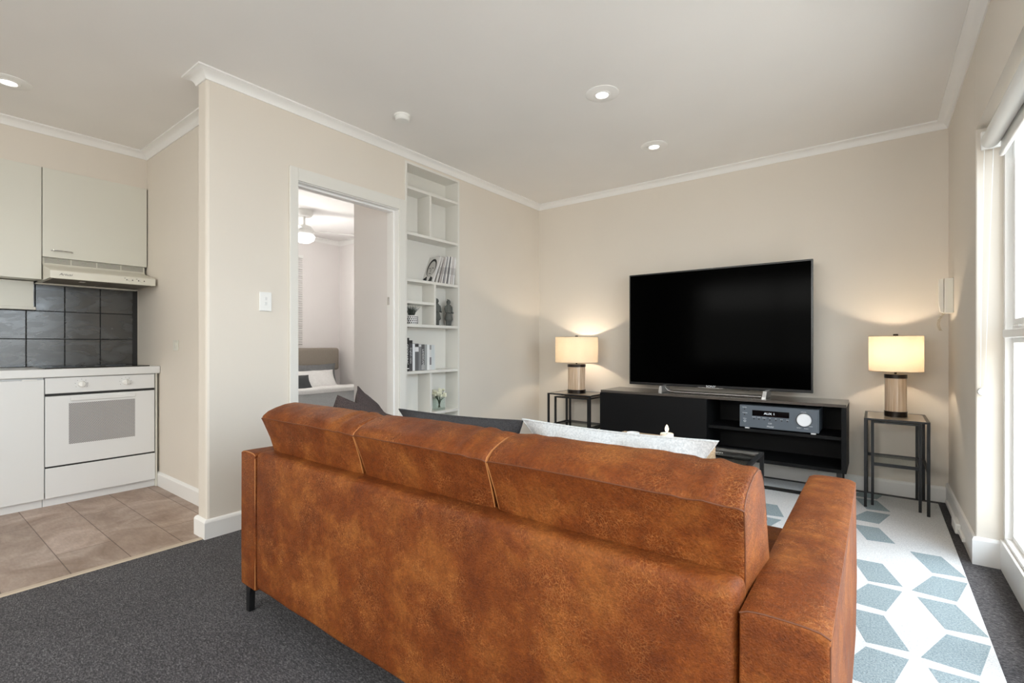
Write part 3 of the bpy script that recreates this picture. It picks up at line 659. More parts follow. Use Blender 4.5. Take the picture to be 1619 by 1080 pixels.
nest_table('outer black metal nesting table with glass top left of the console', -2.555, -2.09, 3.94, 4.30, 0.592, 0.017, 0.268, False, None)
nest_table('inner nesting table tucked under the table left of the console', -2.497, -2.125, 3.975, 4.27, 0.56, 0.016, 0.268, True, None)
# ================================================================== TABLE LAMPS
def lamp(label, x, y, z, R, rb, hs):
    o = thing('table_lamp', label, 'lamp', (x, y, z), 'lit table lamps')
    D = mat('dark_bronze', (0.02, 0.014, 0.011), 0.3, 0.6)
    obj('base_band', lathe(B(), [(rb*1.02, 0), (rb*1.02, 0.034), (rb*0.9, 0.036)], (x, y, z), 40), D, o, True)
    obj('glass_body', lathe(B(), [(rb*0.97, 0.034), (rb*0.97, 0.252)], (x, y, z), 48), M['lampbody'], o, True)
    obj('top_band', lathe(B(), [(rb*0.9, 0.250), (rb*1.02, 0.252), (rb*1.02, 0.277), (rb*0.9, 0.279)], (x, y, z), 40), D, o, True)
    obj('neck', lathe(B(), [(0.007, 0.278), (0.009, 0.29), (0.006, 0.30), (0.006, 0.315)], (x, y, z), 16), D, o, True)
    zs0, zs1 = 0.297, 0.297+hs
    seg = 56; b = B(); rr = []
    for r, h in ((R, zs0), (R, zs1), (R-0.002, zs1), (R-0.002, zs0)):
        rr.append([b.verts.new((x+r*math.cos(2*math.pi*i/seg), y+r*math.sin(2*math.pi*i/seg), z+h)) for i in range(seg)])
    for k in (0,): 
        A, Bv = rr[0], rr[1]
        for i in range(seg): b.faces.new((A[i], A[(i+1) % seg], Bv[(i+1) % seg], Bv[i]))
    s = obj('shade', b, M['shade'], o, True)
    for h in (zs0, zs1): obj('shade_rim', tube(B(), [(x+R*math.cos(2*math.pi*i/48), y+R*math.sin(2*math.pi*i/48), z+h) for i in range(48)], 0.0018, 6, True), M['rim'], s)
    b = B()
    for k in range(3):
        a = 2*math.pi*k/3+0.5; tube(b, [(x, y, z+zs1-0.012), (x+R*math.cos(a), y+R*math.sin(a), z+zs1-0.004)], 0.0015, 5)
    tube(b, [(x, y, z+0.31), (x, y, z+zs1-0.002)], 0.003, 6); obj('shade_frame', b, D, o)
    obj('finial', lathe(B(), [(0.005, zs1-0.006), (0.014, zs1+0.001), (0.014, zs1+0.012), (0.012, zs1+0.014)], (x, y, z), 20), D, o, True)
    obj('bulb', lathe(B(), [(0.010, 0.33), (0.016, 0.34), (0.024, 0.365), (0.024, 0.385), (0.014, 0.40), (0.003, 0.404)], (x+0.0, y, z), 20), M['bulb'], o, True)
    light('lamp_bulb_light', 'POINT', (x, y, z+0.425), (0, 0, 0), 7.0, (1.0, 0.82, 0.62), shadow_soft_size=0.02)
    return o
M['rim'] = mat('rim_trim', (0.30, 0.22, 0.13), 0.6)
M['bulb'] = emis('bulb_glow', (1, 0.75, 0.45), 6)
lamp('lit table lamp with drum shade on the right corner table', 0.097, 4.075, 0.587, 0.144, 0.060, 0.232)
lamp('lit table lamp with drum shade on the table left of the console', -2.325, 4.105, 0.593, 0.205, 0.086, 0.243)

# ================================================================== RUG
rg = B(); rx = (-1.9, 0.322); ryy = (1.30, 4.235); H = 0.011
box(rg, rx[0], rx[1], ryy[0], ryy[1], 0.0005, H, 0.004, 2)
def clip(poly, ax, lim, keep_less):
    out = []
    for i in range(len(poly)):
        p, q = poly[i], poly[(i+1) % len(poly)]
        ip = (p[ax] <= lim) if keep_less else (p[ax] >= lim); iq = (q[ax] <= lim) if keep_less else (q[ax] >= lim)
        if ip: out.append(p)
        if ip != iq:
            t = (lim-p[ax])/(q[ax]-p[ax]); out.append((p[0]+t*(q[0]-p[0]), p[1]+t*(q[1]-p[1])))
    return out
UP = lambda tx, y: [(tx-0.122, y), (tx-0.002, y+0.025), (tx-0.07, y+0.247), (tx-0.19, y+0.235)]
LO = lambda tx, y: [(tx-0.122, y), (tx-0.006, y), (tx-0.062, y-0.232), (tx-0.205, y-0.225)]
PER = 0.553
shapes = []
for k in range(5): shapes += [UP(0.322, 2.933-PER*k), LO(0.322, 2.895-PER*k)]
for k in range(5): shapes += [UP(0.090, 2.66-PER*k), LO(0.090, 2.63-PER*k)]
shapes += [UP(0.078, 3.215), LO(0.070, 3.775), UP(0.068, 3.815), LO(0.060, 4.33)]
for tx, top in ((-0.19, 3.02), (-0.45, 3.29), (-0.70, 4.105), (-0.95, 3.83), (-1.20, 4.105), (-1.45, 3.83), (-1.70, 4.105)):
    for k in range(6): shapes += [UP(tx, top-PER*k+0.018), LO(tx, top-PER*k-0.018)]
if True:
    if True:
        for poly in shapes:
            q = clip(clip(clip(clip(poly, 0, rx[1]-0.004, True), 0, rx[0]+0.004, False), 1, ryy[1]-0.004, True), 1, ryy[0]+0.004, False)
            if len(q) >= 3:
                A = [rg.verts.new((p[0], p[1], H+0.0008)) for p in q]; f = rg.faces.new(A); f.material_index = 1
                Bv = [rg.verts.new((p[0], p[1], H-0.001)) for p in q]
                for i in range(len(q)):
                    g = rg.faces.new((A[i], A[(i+1) % len(q)], Bv[(i+1) % len(q)], Bv[i])); g.material_index = 1
me = bpy.data.meshes.new('area_rug'); rg.normal_update()
for f in rg.faces:
    if f.material_index == 1 and abs(f.normal.z) > 0.9 and f.normal.z < 0: f.normal_flip()
rg.to_mesh(me); rg.free()
o = link('area_rug', me, [M['rug_white'], M['rug_blue']]); tag(o, 'white area rug with blue-grey chevron rhombus pattern in front of the window', 'rug')

# ================================================================== SOFA
sf = thing('sofa', 'tan leather three-seat sofa seen from behind in the foreground', 'sofa', (-1.04, 1.4, 0))
LM = M['leather']
def soft_box(x0, x1, y0, y1, z0, z1, r, bulge=(0, 0, 0), n=10, wob=0.0, seed=0):
    """rounded, slightly crowned upholstery block"""
    bm = B(); box(bm, x0, x1, y0, y1, z0, z1, r, 4)
    for ax, lo, hi in ((0, x0, x1), (1, y0, y1), (2, z0, z1)):
        m = max(1, int((hi-lo)/0.05))
        for k in range(1, m):
            c = lo+(hi-lo)*k/m; nrm = [0, 0, 0]; nrm[ax] = 1; co = [0, 0, 0]; co[ax] = c
            bmesh.ops.bisect_plane(bm, geom=bm.verts[:]+bm.edges[:]+bm.faces[:], plane_co=co, plane_no=nrm)
    cx, cy, cz = (x0+x1)/2, (y0+y1)/2, (z0+z1)/2; hx, hy, hz = (x1-x0)/2, (y1-y0)/2, (z1-z0)/2
    for v in bm.verts:
        u, w_, t = (v.co.x-cx)/hx, (v.co.y-cy)/hy, (v.co.z-cz)/hz
        fx = (1-w_*w_)*(1-t*t); fy = (1-u**6)*(1-t**4); fz = (1-u**4)*(1-w_**6) if bulge[2] else 0
        d = Vector((u*bulge[0]*fx, w_*bulge[1]*fy, t*bulge[2]*fz)) if any(bulge) else Vector((0, 0, 0))
        if wob:
            nz = noise.noise(Vector((v.co.x*7+seed, v.co.y*7, v.co.z*7)))
            d += Vector((0, w_*wob*nz, t*wob*nz))
        v.co += d
    return bm
AX = -1.906
obj('back_panel', soft_box(AX, -0.190, 0.880, 0.975, 0.115, 0.648, 0.022, (0, 0.006, 0), wob=0.002), LM, sf, True)
# arms: square ended, softly crowned along the top
def arm(x0, x1, zt):
    bm = B(); y0, y1 = 0.879, 1.945; n = 10
    prof = []
    for k in range(n+1):
        t = k/n; x = x0+(x1-x0)*t
        e = 1-abs(2*t-1)**5
        prof.append((x, zt-0.009+0.009*(1-abs(2*t-1)**3.0)**0.6))
    pts = [(x0, 0.11), (x0-0.002, 0.3)] + prof + [(x1+0.003, 0.3), (x1, 0.11)]
    ny = 22; rows = []
    for j in range(ny+1):
        y = y0+(y1-y0)*j/ny
        s = 1.0
        rows.append([bm.verts.new((p[0], y, p[1]+(0.002*noise.noise(Vector((p[0]*5, y*5, 3)))))) for p in pts])
    for A, Bv in zip(rows, rows[1:]):
        for i in range(len(pts)): bm.faces.new((A[i], Bv[i], Bv[(i+1) % len(pts)], A[(i+1) % len(pts)]))
    bm.faces.new(rows[0]); bm.faces.new(rows[-1][::-1])
    return bm, prof, y0
for x0, x1, zt in ((-2.022, -1.909, 0.640), (-0.186, -0.056, 0.617)):
    bm, prof, y0 = arm(x0, x1, zt); bmesh.ops.recalc_face_normals(bm, faces=bm.faces)
    end = [e for e in bm.edges if abs(e.verts[0].co.y-y0) < 1e-5 and abs(e.verts[1].co.y-y0) < 1e-5 and len(e.link_faces) == 2]
    fr = [e for e in bm.edges if abs(e.verts[0].co.y-1.945) < 1e-5 and abs(e.verts[1].co.y-1.945) < 1e-5]
    bmesh.ops.bevel(bm, geom=end+fr, offset=0.006, segments=3, affect='EDGES', profile=0.5)
    a = obj('arm', bm, LM, sf, True)
    b = tube(B(), [(p[0], y0+0.003, p[1]-0.001) for p in prof], 0.0017, 6); 
    tube(b, [(x1-0.001, y0+0.003, 0.115), (x1-0.001, y0+0.003, zt-0.02), (x1-0.0005, y0+0.1, zt-0.020), (x1-0.0005, 1.93, zt-0.020)], 0.0017, 6)
    obj('stitching', b, M['leather_seam'] if x0 > -1 else M['leather_edge'], a)
obj('seat_base', bx(AX, -0.189, 0.96, 1.90, 0.12, 0.27, 0.01), LM, sf, True)
for i, (a, c) in enumerate(((AX+0.003, -1.336), (-1.333, -0.763), (-0.760, -0.192))):
    obj('seat_cushion', soft_box(a, c, 1.0, 1.915, 0.272, 0.425, 0.03, (0, 0.004, 0.008), wob=0.003, seed=i*9), LM, sf, True)
# back cushions: profile in (y,z) swept along x
prof = [(0.952, 0.60), (0.940, 0.65), (0.926, 0.70), (0.908, 0.75), (0.898, 0.776), (0.903, 0.786), (0.922, 0.800), (0.950, 0.811), (0.985, 0.821), (1.020, 0.824), (1.044, 0.818), (1.062, 0.802), (1.085, 0.770), (1.115, 0.70), (1.148, 0.60), (1.165, 0.50), (1.165, 0.44), (1.12, 0.428), (1.0, 0.428), (0.978, 0.44), (0.976, 0.55), (0.97, 0.59)]
def back_cushion(x0, x1, seed):
    bm = B(); rows = []; cy, cz = 1.03, 0.65; Lx = x1-x0; rr = 0.014
    es = [0, 0.0015, 0.004, 0.008, 0.014]
    ts = [e/Lx for e in es]+[0.014/Lx+(1-0.028/Lx)*k/30 for k in range(1, 30)]+[1-e/Lx for e in es[::-1]]
    for t in ts:
        u = 2*t-1; x = x0+Lx*t
        e = min(t, 1-t)*Lx
        ins = rr*(1-math.sqrt(max(0, 1-(1-min(1, e/rr))**2)))*0.75
        row = []
        for i, (y, z) in enumerate(prof):
            k = 0.007*(1-u**4)
            d = Vector((0, y-cy, z-cz)); ln = d.length
            nz = noise.noise(Vector((x*6+seed, y*8, z*8)))*0.004 + (noise.noise(Vector((x*26+seed, y*5, 1.3)))*0.0025 if z > 0.79 else 0)
            if z > 0.77 and u > 0.3: nz += 0.004*math.sin(x*95)*math.exp(-((u-0.72)/0.2)**2)
            d = d*(1+(k-ins+nz)/ln)
            zz = max(cz+d.z, 0.428)
            tap = 0.010*max(0, (0.776-z)/0.18)*max(0, 1-e/0.08) if y < 1.0 else 0
            row.append(bm.verts.new((x-math.copysign(tap, u), cy+d.y, zz)))
        rows.append(row)
    m = len(prof)
    for A, Bv in zip(rows, rows[1:]):
        for i in range(m): bm.faces.new((A[i], Bv[i], Bv[(i+1) % m], A[(i+1) % m]))
    bm.faces.new(rows[0]); bm.faces.new(rows[-1][::-1])
    seam = [tuple(r[4].co+Vector((0, -0.0006, 0.0))) for r in rows]
    return bm, seam, [tuple(v.co) for v in rows[1][:14]], [tuple(v.co) for v in rows[-2][:14]]
for i, (a, c) in enumerate(((-1.897, -1.3062), (-1.3058, -0.7632), (-0.7628, -0.181))):
    bm, seam, e0, e1 = back_cushion(a, c, i*11.3)
    cu = obj('back_cushion', bm, LM, sf, True)
    b = tube(B(), seam[1:-1], 0.0016, 6); obj('seam', b, M['leather_seam'], cu)
    for e, dx, outer in ((e0, 0.0, i == 0), (e1, 0.0, i == 2)):
        obj('piping', tube(B(), [(p[0]+dx, p[1], p[2]) for p in e], 0.0014 if outer else 0.002, 6), M['leather_seam'] if outer else M['leather_edge'], cu, True)
def sleg(x, y, s):
    q = 1 if x < -1 else -1; zf = 0.0125 if (x > -1 and y > 1.3) else 0.0
    b = prism(B(), [(x, zf), (x+0.024*q, zf), (x+0.028*q, 0.075), (x+0.034*q, 0.098), (x+0.055*q, 0.113), (x-0.002*q, 0.113)], 'y', y, y+0.022*s); return b
for x, y, s in ((-2.008, 0.893, 1), (-0.070, 0.893, 1), (-2.008, 1.92, -1), (-0.070, 1.92, -1)):
    z0 = 0.0 if x < -1.9 else 0.0
    obj('leg', sleg(x, y, s), M['blackmetal'], sf)
# ================================================================== CUSHIONS
def pillow(name, label, cat, m, w_, h_, t_, loc, rot, seed=0, group=None, pinch=0.10, edge=None, wr=0.012, pv_=None):
    pv_ = pinch if pv_ is None else pv_
    from mathutils import Euler
    bm = B(); n = 26; top = {}; 
    def pos(i, j, s):
        u = -1+2*i/n; v = -1+2*j/n
        x = u*w_/2*(1-pinch*(1-u*u if False else 1)*(1-v*v)**1*abs(u)**2*0.9); y = v*h_/2*(1-pv_*(1-u*u)*abs(v)**2*0.9)
        th = t_/2*((1-abs(u)**2.6)**0.62)*((1-abs(v)**2.6)**0.62)
        nz = noise.noise(Vector((x*9+seed, y*9, s*2)))*wr*((1-u*u)*(1-v*v))**0.3
        nz += noise.noise(Vector((x*22+seed, y*6, s*3)))*wr*0.5*((1-u*u)*(1-v*v))**0.3
        return Vector((x, y, s*(th+0.0022)+nz))
    for s in (1, -1):
        for i in range(n+1):
            for j in range(n+1): top[(i, j, s)] = bm.verts.new(pos(i, j, s))
        for i in range(n):
            for j in range(n):
                q = (top[(i, j, s)], top[(i+1, j, s)], top[(i+1, j+1, s)], top[(i, j+1, s)]); bm.faces.new(q if s > 0 else q[::-1])
    per = [(i, 0) for i in range(n)]+[(n, j) for j in range(n)]+[(i, n) for i in range(n, 0, -1)]+[(0, j) for j in range(n, 0, -1)]
    for a, c in zip(per, per[1:]+per[:1]): bm.faces.new((top[(*a, -1)], top[(*c, -1)], top[(*c, 1)], top[(*a, 1)]))
    Mx = Matrix.Translation(loc) @ (rot if isinstance(rot, Matrix) else Euler(rot).to_matrix().to_4x4())
    pv = [Mx @ ((top[(*a, 1)].co+top[(*a, -1)].co)/2) for a in per]
    bmesh.ops.transform(bm, matrix=Mx, verts=bm.verts)
    t = thing(name, label, cat, loc, group)
    obj('cover', bm, m, t, True)
    if edge: obj('piping', tube(B(), pv, 0.0035, 6, True), edge, t, True)
    return t
def frame(xaxis, up):
    """rotation whose local x is xaxis and local y is up"""
    x = Vector(xaxis).normalized(); y = Vector(up); y = (y-x*y.dot(x)).normalized(); z = x.cross(y)
    return Matrix((x, y, z)).transposed().to_4x4()
hem = mat('hem_tan', (0.42, 0.33, 0.25), 0.9)
pillow('cushion', 'white waffle-weave cushion against the right back cushion of the sofa', 'cushion', M['fab_white'], 0.59, 0.39, 0.15, (-0.605, 1.300, 0.636), frame((1, 0, 0), (0, -0.30, 1)), 3, edge=M['fab_white'], pinch=0.30, wr=0.034, pv_=0.05)
pillow('cushion', 'charcoal cushion leaning on the middle of the sofa', 'cushion', M['fab_dark'], 0.60, 0.40, 0.14, (-1.195, 1.300, 0.620), frame((1, 0, 0.018), (0, -0.30, 1)), 8, edge=M['fab_dark'], pinch=0.25, wr=0.02, pv_=0.04)
def tip_pillow(label, tip, xa, up, w_, h_, th, seed):
    fm = frame(xa, up); X = fm.to_3x3() @ Vector((1, 0, 0)); Y = fm.to_3x3() @ Vector((0, 1, 0))
    c = Vector(tip)+X*w_/2-Y*h_/2
    pillow('cushion', label, 'cushion', M['fab_brown'], w_, h_, th, tuple(c), fm, seed, edge=M['fab_brown'], pinch=0.05)
tip_pillow('dark brown cushion with its corner pointing up at the left end, the taller one behind', (-1.954, 1.374, 0.862), (-0.35, 0.75, -0.50), (-0.35, 0.2, 1), 0.38, 0.27, 0.10, 5)
tip_pillow('dark brown cushion at the left end of the sofa, the lower one in front', (-1.927, 1.25, 0.832), (0.55, 0.55, -0.30), (-0.1, 0.0, 1), 0.30, 0.32, 0.09, 15)
# ================================================================== COFFEE TABLE
tb = thing('coffee_table', 'black framed glass coffee table beyond the sofa', 'coffee table', (-1.0, 2.72, 0))
cx0, cx1, cy0, cy1, cz, t = -1.50, -0.512, 2.38, 3.045, 0.45, 0.020; m = M['blackmetal']
for x in (cx0, cx1-t):
    for y in (cy0, cy1-t): obj('leg', bx(x, x+t, y, y+t, 0.0121, cz-0.013), m, tb)
b = B(); h = 0.013
box(b, cx0, cx1, cy0, cy0+t, cz-h, cz); box(b, cx0, cx1, cy1-t, cy1, cz-h, cz); box(b, cx0, cx0+t, cy0+t, cy1-t, cz-h, cz); box(b, cx1-t, cx1, cy0+t, cy1-t, cz-h, cz)
obj('top_frame', b, m, tb)
obj('glass_top', bx(cx0+t, cx1-t, cy0+t, cy1-t, cz-0.007, cz-0.001), M['smoked'], tb)
z = 0.235
for x in (cx0, cx1-t): obj('side_rail', bx(x+0.003, x+t-0.003, cy0+t, cy1-t, z, z+0.018), m, tb)
tr = thing('serving_tray', 'wooden serving tray with candles on the glass coffee table', 'tray', (-0.95, 2.53, cz))
a0, a1, b0, b1 = -1.21, -0.69, 2.40, 2.715
obj('tray_floor', bx(a0, a1, b0, b1, cz, cz+0.012), M['wood'], tr)
b = B(); box(b, a0, a1, b0, b0+0.014, cz+0.012, cz+0.092, 0.002); box(b, a0, a1, b1-0.014, b1, cz+0.012, cz+0.092, 0.002); box(b, a0, a0+0.014, b0+0.014, b1-0.014, cz+0.012, cz+0.092); box(b, a1-0.014, a1, b0+0.014, b1-0.014, cz+0.012, cz+0.092)
obj('tray_rim', b, M['wood'], tr)
cd = thing('candle', 'lit cream pillar candle standing in the wooden tray', 'candle', (-0.913, 2.60, cz+0.012))
obj('wax', lathe(B(), [(0.034, 0), (0.035, 0.01), (0.035, 0.112), (0.033, 0.116), (0.028, 0.112), (0.01, 0.110)], (-0.913, 2.60, cz+0.012), 32), M['wax'], cd, True)
obj('wick', tube(B(), [(-0.913, 2.60, cz+0.12), (-0.913, 2.60, cz+0.135)], 0.001, 5), M['dark'], cd)
obj('flame', lathe(B(), [(0.003, 0.120), (0.009, 0.130), (0.0105, 0.140), (0.007, 0.153), (0.001, 0.163)], (-0.913, 2.60, cz+0.012), 16), M['flame'], cd, True)
cd = thing('tea_bowl', 'small white ceramic bowl left of the candle in the tray', 'bowl', (-1.115, 2.62, cz+0.012))
obj('bowl', lathe(B(), [(0.022, 0), (0.034, 0.03), (0.036, 0.09), (0.036, 0.096), (0.033, 0.096), (0.030, 0.06), (0.01, 0.05)], (-1.115, 2.62, cz+0.012), 32), M['ceramic'], cd, True)

# ================================================================== THINGS IN THE BOOKCASE
def boxrot(x0, x1, y, z, w_, h_, lean, mtl, name, parent=None, label=None):
    """book with its spine towards +x standing on z, lower left corner at y, leaning by `lean` (positive = top towards +y)"""
    bm = B(); box(bm, x0, x1, 0, w_, 0, h_, 0.001, 1)
    Mx = Matrix.Translation((0, y, z)) @ Matrix.Rotation(-lean, 4, 'X')
    bmesh.ops.transform(bm, matrix=Mx, verts=bm.verts); return bm, Mx
def tint(name, c, r=0.55): return mat(name, c, r)
XS = XL-0.022
def book(y, z, w_, h_, depth, col, lean, label, group, inset=0.0, title=None, tcol=None, bands=(), cat='book', tsize=None):
    Mx = Matrix.Translation((0, y, z)) @ Matrix.Rotation(-lean, 4, 'X')
    x1 = XS-inset; x0 = x1-depth
    lowest = min((Mx @ Vector((0, q, 0))).z for q in (0, w_))
    Mx = Matrix.Translation((0, 0, z+0.0005-lowest)) @ Mx
    t = thing('book', label, cat, (x1-depth/2, y+w_/2, z), group)
    def mk(nm, args, m_, bev=0.0):
        bm = B(); box(bm, *args, bev, 1) if bev else box(bm, *args); bmesh.ops.transform(bm, matrix=Mx, verts=bm.verts); return obj(nm, bm, m_, t)
    cm = tint('book_cover', col)
    th = 0.002
    bm = B(); box(bm, x0, x1, 0, th, 0, h_); box(bm, x0, x1, w_-th, w_, 0, h_); box(bm, x1-th, x1, th, w_-th, 0, h_)
    bmesh.ops.transform(bm, matrix=Mx, verts=bm.verts); obj('cover', bm, cm, t)
    mk('pages', (x0+0.002, x1-th-0.0005, th, w_-th, 0.002, h_-0.003), M['paper'])
    for (a, c, bc_) in bands: mk('spine_band', (x1, x1+0.0004, 0.0005, w_-0.0005, a*h_, c*h_), tint('spine_band_paint', bc_))
    if title:
        s = tsize or w_*0.72
        me_t = text('spine_title', title, s, (0, 0, 0), (0, 0, 0), tint('spine_ink', tcol or (0.8, 0.8, 0.8)), None, 0.0002)
        me = me_t.data; me.transform(Matrix.Translation(me_t.location)); bpy.data.objects.remove(me_t)
        xs = [v.co.x for v in me.vertices]; ln = max(xs)-min(xs); cx = (max(xs)+min(xs))/2
        k = min(1.0, h_*0.62/ln); me.transform(Matrix.Diagonal((k, 1, 1, 1)) @ Matrix.Translation((-cx, 0, 0)))
        # baseline runs down the spine
        Rm = Matrix(((0, 0, 1, x1+0.0006), (0, 1, 0, w_/2), (-1, 0, 0, h_*0.5), (0, 0, 0, 1)))
        me.transform(Mx @ Rm); me.materials.clear()
        link('spine_title', me, tint('spine_ink', tcol or (0.8, 0.8, 0.8)), t)
    return t
gB = 'books on the lower bookcase shelf'
zb = 0.851
specs = [(2.4995, 0.040, 0.262, (0.012, 0.012, 0.013), 0.0, 'GEOGRAPHIC', (0.85, 0.85, 0.85), ((0.06, 0.09, (0.7, 0.7, 0.7)),), 'tall black book with white spine lettering at the left end of the lower row'),
         (2.5405, 0.033, 0.243, (0.07, 0.07, 0.075), 0.0, 'English tales', (0.6, 0.6, 0.6), ((0.9, 0.99, (0.02, 0.02, 0.02)),), 'dark grey book with pale script beside the tall black one'),
         (2.5745, 0.024, 0.215, (0.78, 0.80, 0.82), 0.0, None, None, (), 'plain white book third from the left in the lower row'),
         (2.5995, 0.038, 0.217, (0.12, 0.12, 0.125), 0.0, None, None, ((0.70, 0.87, (0.75, 0.75, 0.76)), (0.9, 0.97, (0.03, 0.03, 0.03))), 'charcoal book with a pale block near the top of its spine'),
         (2.6385, 0.028, 0.213, (0.22, 0.225, 0.23), 0.0, None, None, ((0.9, 0.99, (0.6, 0.6, 0.6)),), 'mid grey book with a light top edge in the lower row'),
         (2.6675, 0.034, 0.211, (0.10, 0.10, 0.105), 0.0, 'LANDSCAPE', (0.72, 0.72, 0.72), ((0.02, 0.2, (0.4, 0.4, 0.4)),), 'dark book with large pale lettering at the middle of the lower row'),
         (2.7025, 0.026, 0.210, (0.33, 0.35, 0.35), 0.0, None, None, (), 'plain grey-green book in the lower row'),
         (2.7295, 0.026, 0.210, (0.80, 0.81, 0.81), 0.0, None, None, (), 'white book between grey ones, right part of the lower row'),
         (2.7565, 0.020, 0.209, (0.66, 0.67, 0.67), 0.0, None, None, ((0.2, 0.5, (0.22, 0.20, 0.21)), (0.8, 0.98, (0.3, 0.3, 0.3))), 'white book with two grey spine blocks in the lower row'),
         (2.7775, 0.033, 0.206, (0.60, 0.64, 0.65), 0.0, None, None, (), 'pale blue-grey book near the right end of the lower row')]
for y, w_, h_, col, lean, ti, tc_, bands, lab in specs: book(y, zb, w_, h_, 0.105, col, lean, lab, gB, 0.0, ti, tc_, bands, tsize=0.026)
o = book(2.8125, zb, 0.012, 0.205, 0.105, (0.72, 0.73, 0.73), -0.035, 'thin white book with a black mark, right-most of the lower row', gB)
# its cover faces the room obliquely: a black wedge on the right cover
bm = prism(B(), [(XS-0.10, 0.10), (XS-0.01, 0.10), (XS-0.01, 0.18), (XS-0.04, 0.195)], 'y', 0.0124, 0.0130)
bmesh.ops.transform(bm, matrix=Matrix.Translation((0, 2.8125, zb)) @ Matrix.Rotation(0.035, 4, 'X'), verts=bm.verts); obj('cover_print', bm, M['dark'], o)
gM = 'magazines leaning on the upper bookcase shelf'
zm = 1.580
mags = [(0.022, 0.235, (0.60, 0.58, 0.56), 0.42), (0.014, 0.238, (0.45, 0.42, 0.41), 0.33), (0.016, 0.240, (0.66, 0.65, 0.64), 0.31), (0.012, 0.242, (0.34, 0.34, 0.35), 0.27), (0.018, 0.246, (0.72, 0.71, 0.70), 0.24), (0.012, 0.246, (0.20, 0.20, 0.21), 0.215), (0.022, 0.248, (0.74, 0.73, 0.72), 0.20), (0.018, 0.246, (0.62, 0.58, 0.57), 0.18), (0.020, 0.246, (0.72, 0.71, 0.70), 0.16)]
labs = ['pale book leaning against the portrait book on the upper shelf', 'thin taupe magazine second behind the portrait book', 'light grey leaning book with a speckled spine, left half of the upper row', 'thin dark grey leaning magazine on the upper shelf', 'broad whitish leaning book at the centre of the upper row', 'thin black leaning magazine between two white books', 'thick white leaning book right of the black magazine', 'dull pink-grey leaning magazine near the right of the upper row', 'white book leaning closest to the bookcase side, end of the upper row']
y = 2.785; leans = [0.40, 0.33, 0.275, 0.25, 0.225, 0.20, 0.18, 0.16, 0.14, 0.12]; ws = [0.020]+[m_[0] for m_ in mags]; ys = [y]
for k in range(9):
    ys.append(ys[-1]+ws[k]/math.cos(leans[k])+0.244*(math.tan(leans[k])-math.tan(leans[k+1]))+0.0008)
for k, ((w_, h_, col, ln), lab) in enumerate(zip(mags, labs)):
    book(ys[k+1], zm, w_*0.92, h_*0.985, 0.105, col, leans[k+1], lab, gM, 0.0, None, None, ((0.35, 0.6, tuple(min(1, c_*0.72) for c_ in col)),))
# first book of the leaning row: its front cover faces the camera side and carries a portrait photograph
pb = book(ys[0], zm, 0.0185, 0.238, 0.135, (0.62, 0.61, 0.60), leans[0], 'book with a black and white portrait cover leaning at the left of the upper row', gM, -0.004)
lo = -0.0185*math.sin(leans[0])
Mx = Matrix.Translation((0, 0, 0.0005-lo)) @ Matrix.Translation((0, ys[0], zm)) @ Matrix.Rotation(-leans[0], 4, 'X')
xc = XS+0.004-0.0675
def flat(nm, polys, m_, d):
    bm = B()
    for pl in polys:
        A = [bm.verts.new((xc+p[0], -d, p[1])) for p in pl]; Bv = [bm.verts.new((xc+p[0], 0.0, p[1])) for p in pl]
        bm.faces.new(A); bm.faces.new(Bv[::-1])
        for i in range(len(pl)): bm.faces.new((A[i], A[(i+1) % len(pl)], Bv[(i+1) % len(pl)], Bv[i]))
    bmesh.ops.transform(bm, matrix=Mx, verts=bm.verts); return obj(nm, bm, m_, pb)
def ell(cx, cz, rx_, rz_, n=28): return [(cx+rx_*math.cos(2*math.pi*i/n), cz+rz_*math.sin(2*math.pi*i/n)) for i in range(n)]
flat('portrait_hair', [ell(0.004, 0.132, 0.052, 0.086)], M['dark'], 0.0004)
flat('portrait_face', [ell(0.007, 0.120, 0.041, 0.076)], tint('portrait_grey', (0.46, 0.45, 0.43)), 0.0008)
flat('portrait_features', [[(-0.024, 0.122), (-0.004, 0.126), (-0.004, 0.132), (-0.024, 0.131)], [(0.010, 0.126), (0.032, 0.122), (0.032, 0.131), (0.010, 0.132)], [(0.000, 0.094), (0.008, 0.094), (0.006, 0.124), (0.002, 0.124)], [(-0.010, 0.074), (0.020, 0.074), (0.016, 0.080), (-0.006, 0.080)]], M['inkdark'], 0.0011)
flat('portrait_shoulders', [[(-0.055, 0.002), (-0.008, 0.002), (-0.018, 0.050), (-0.052, 0.032)], [(0.014, 0.002), (0.055, 0.002), (0.054, 0.032), (0.026, 0.050)]], M['dark'], 0.0012)
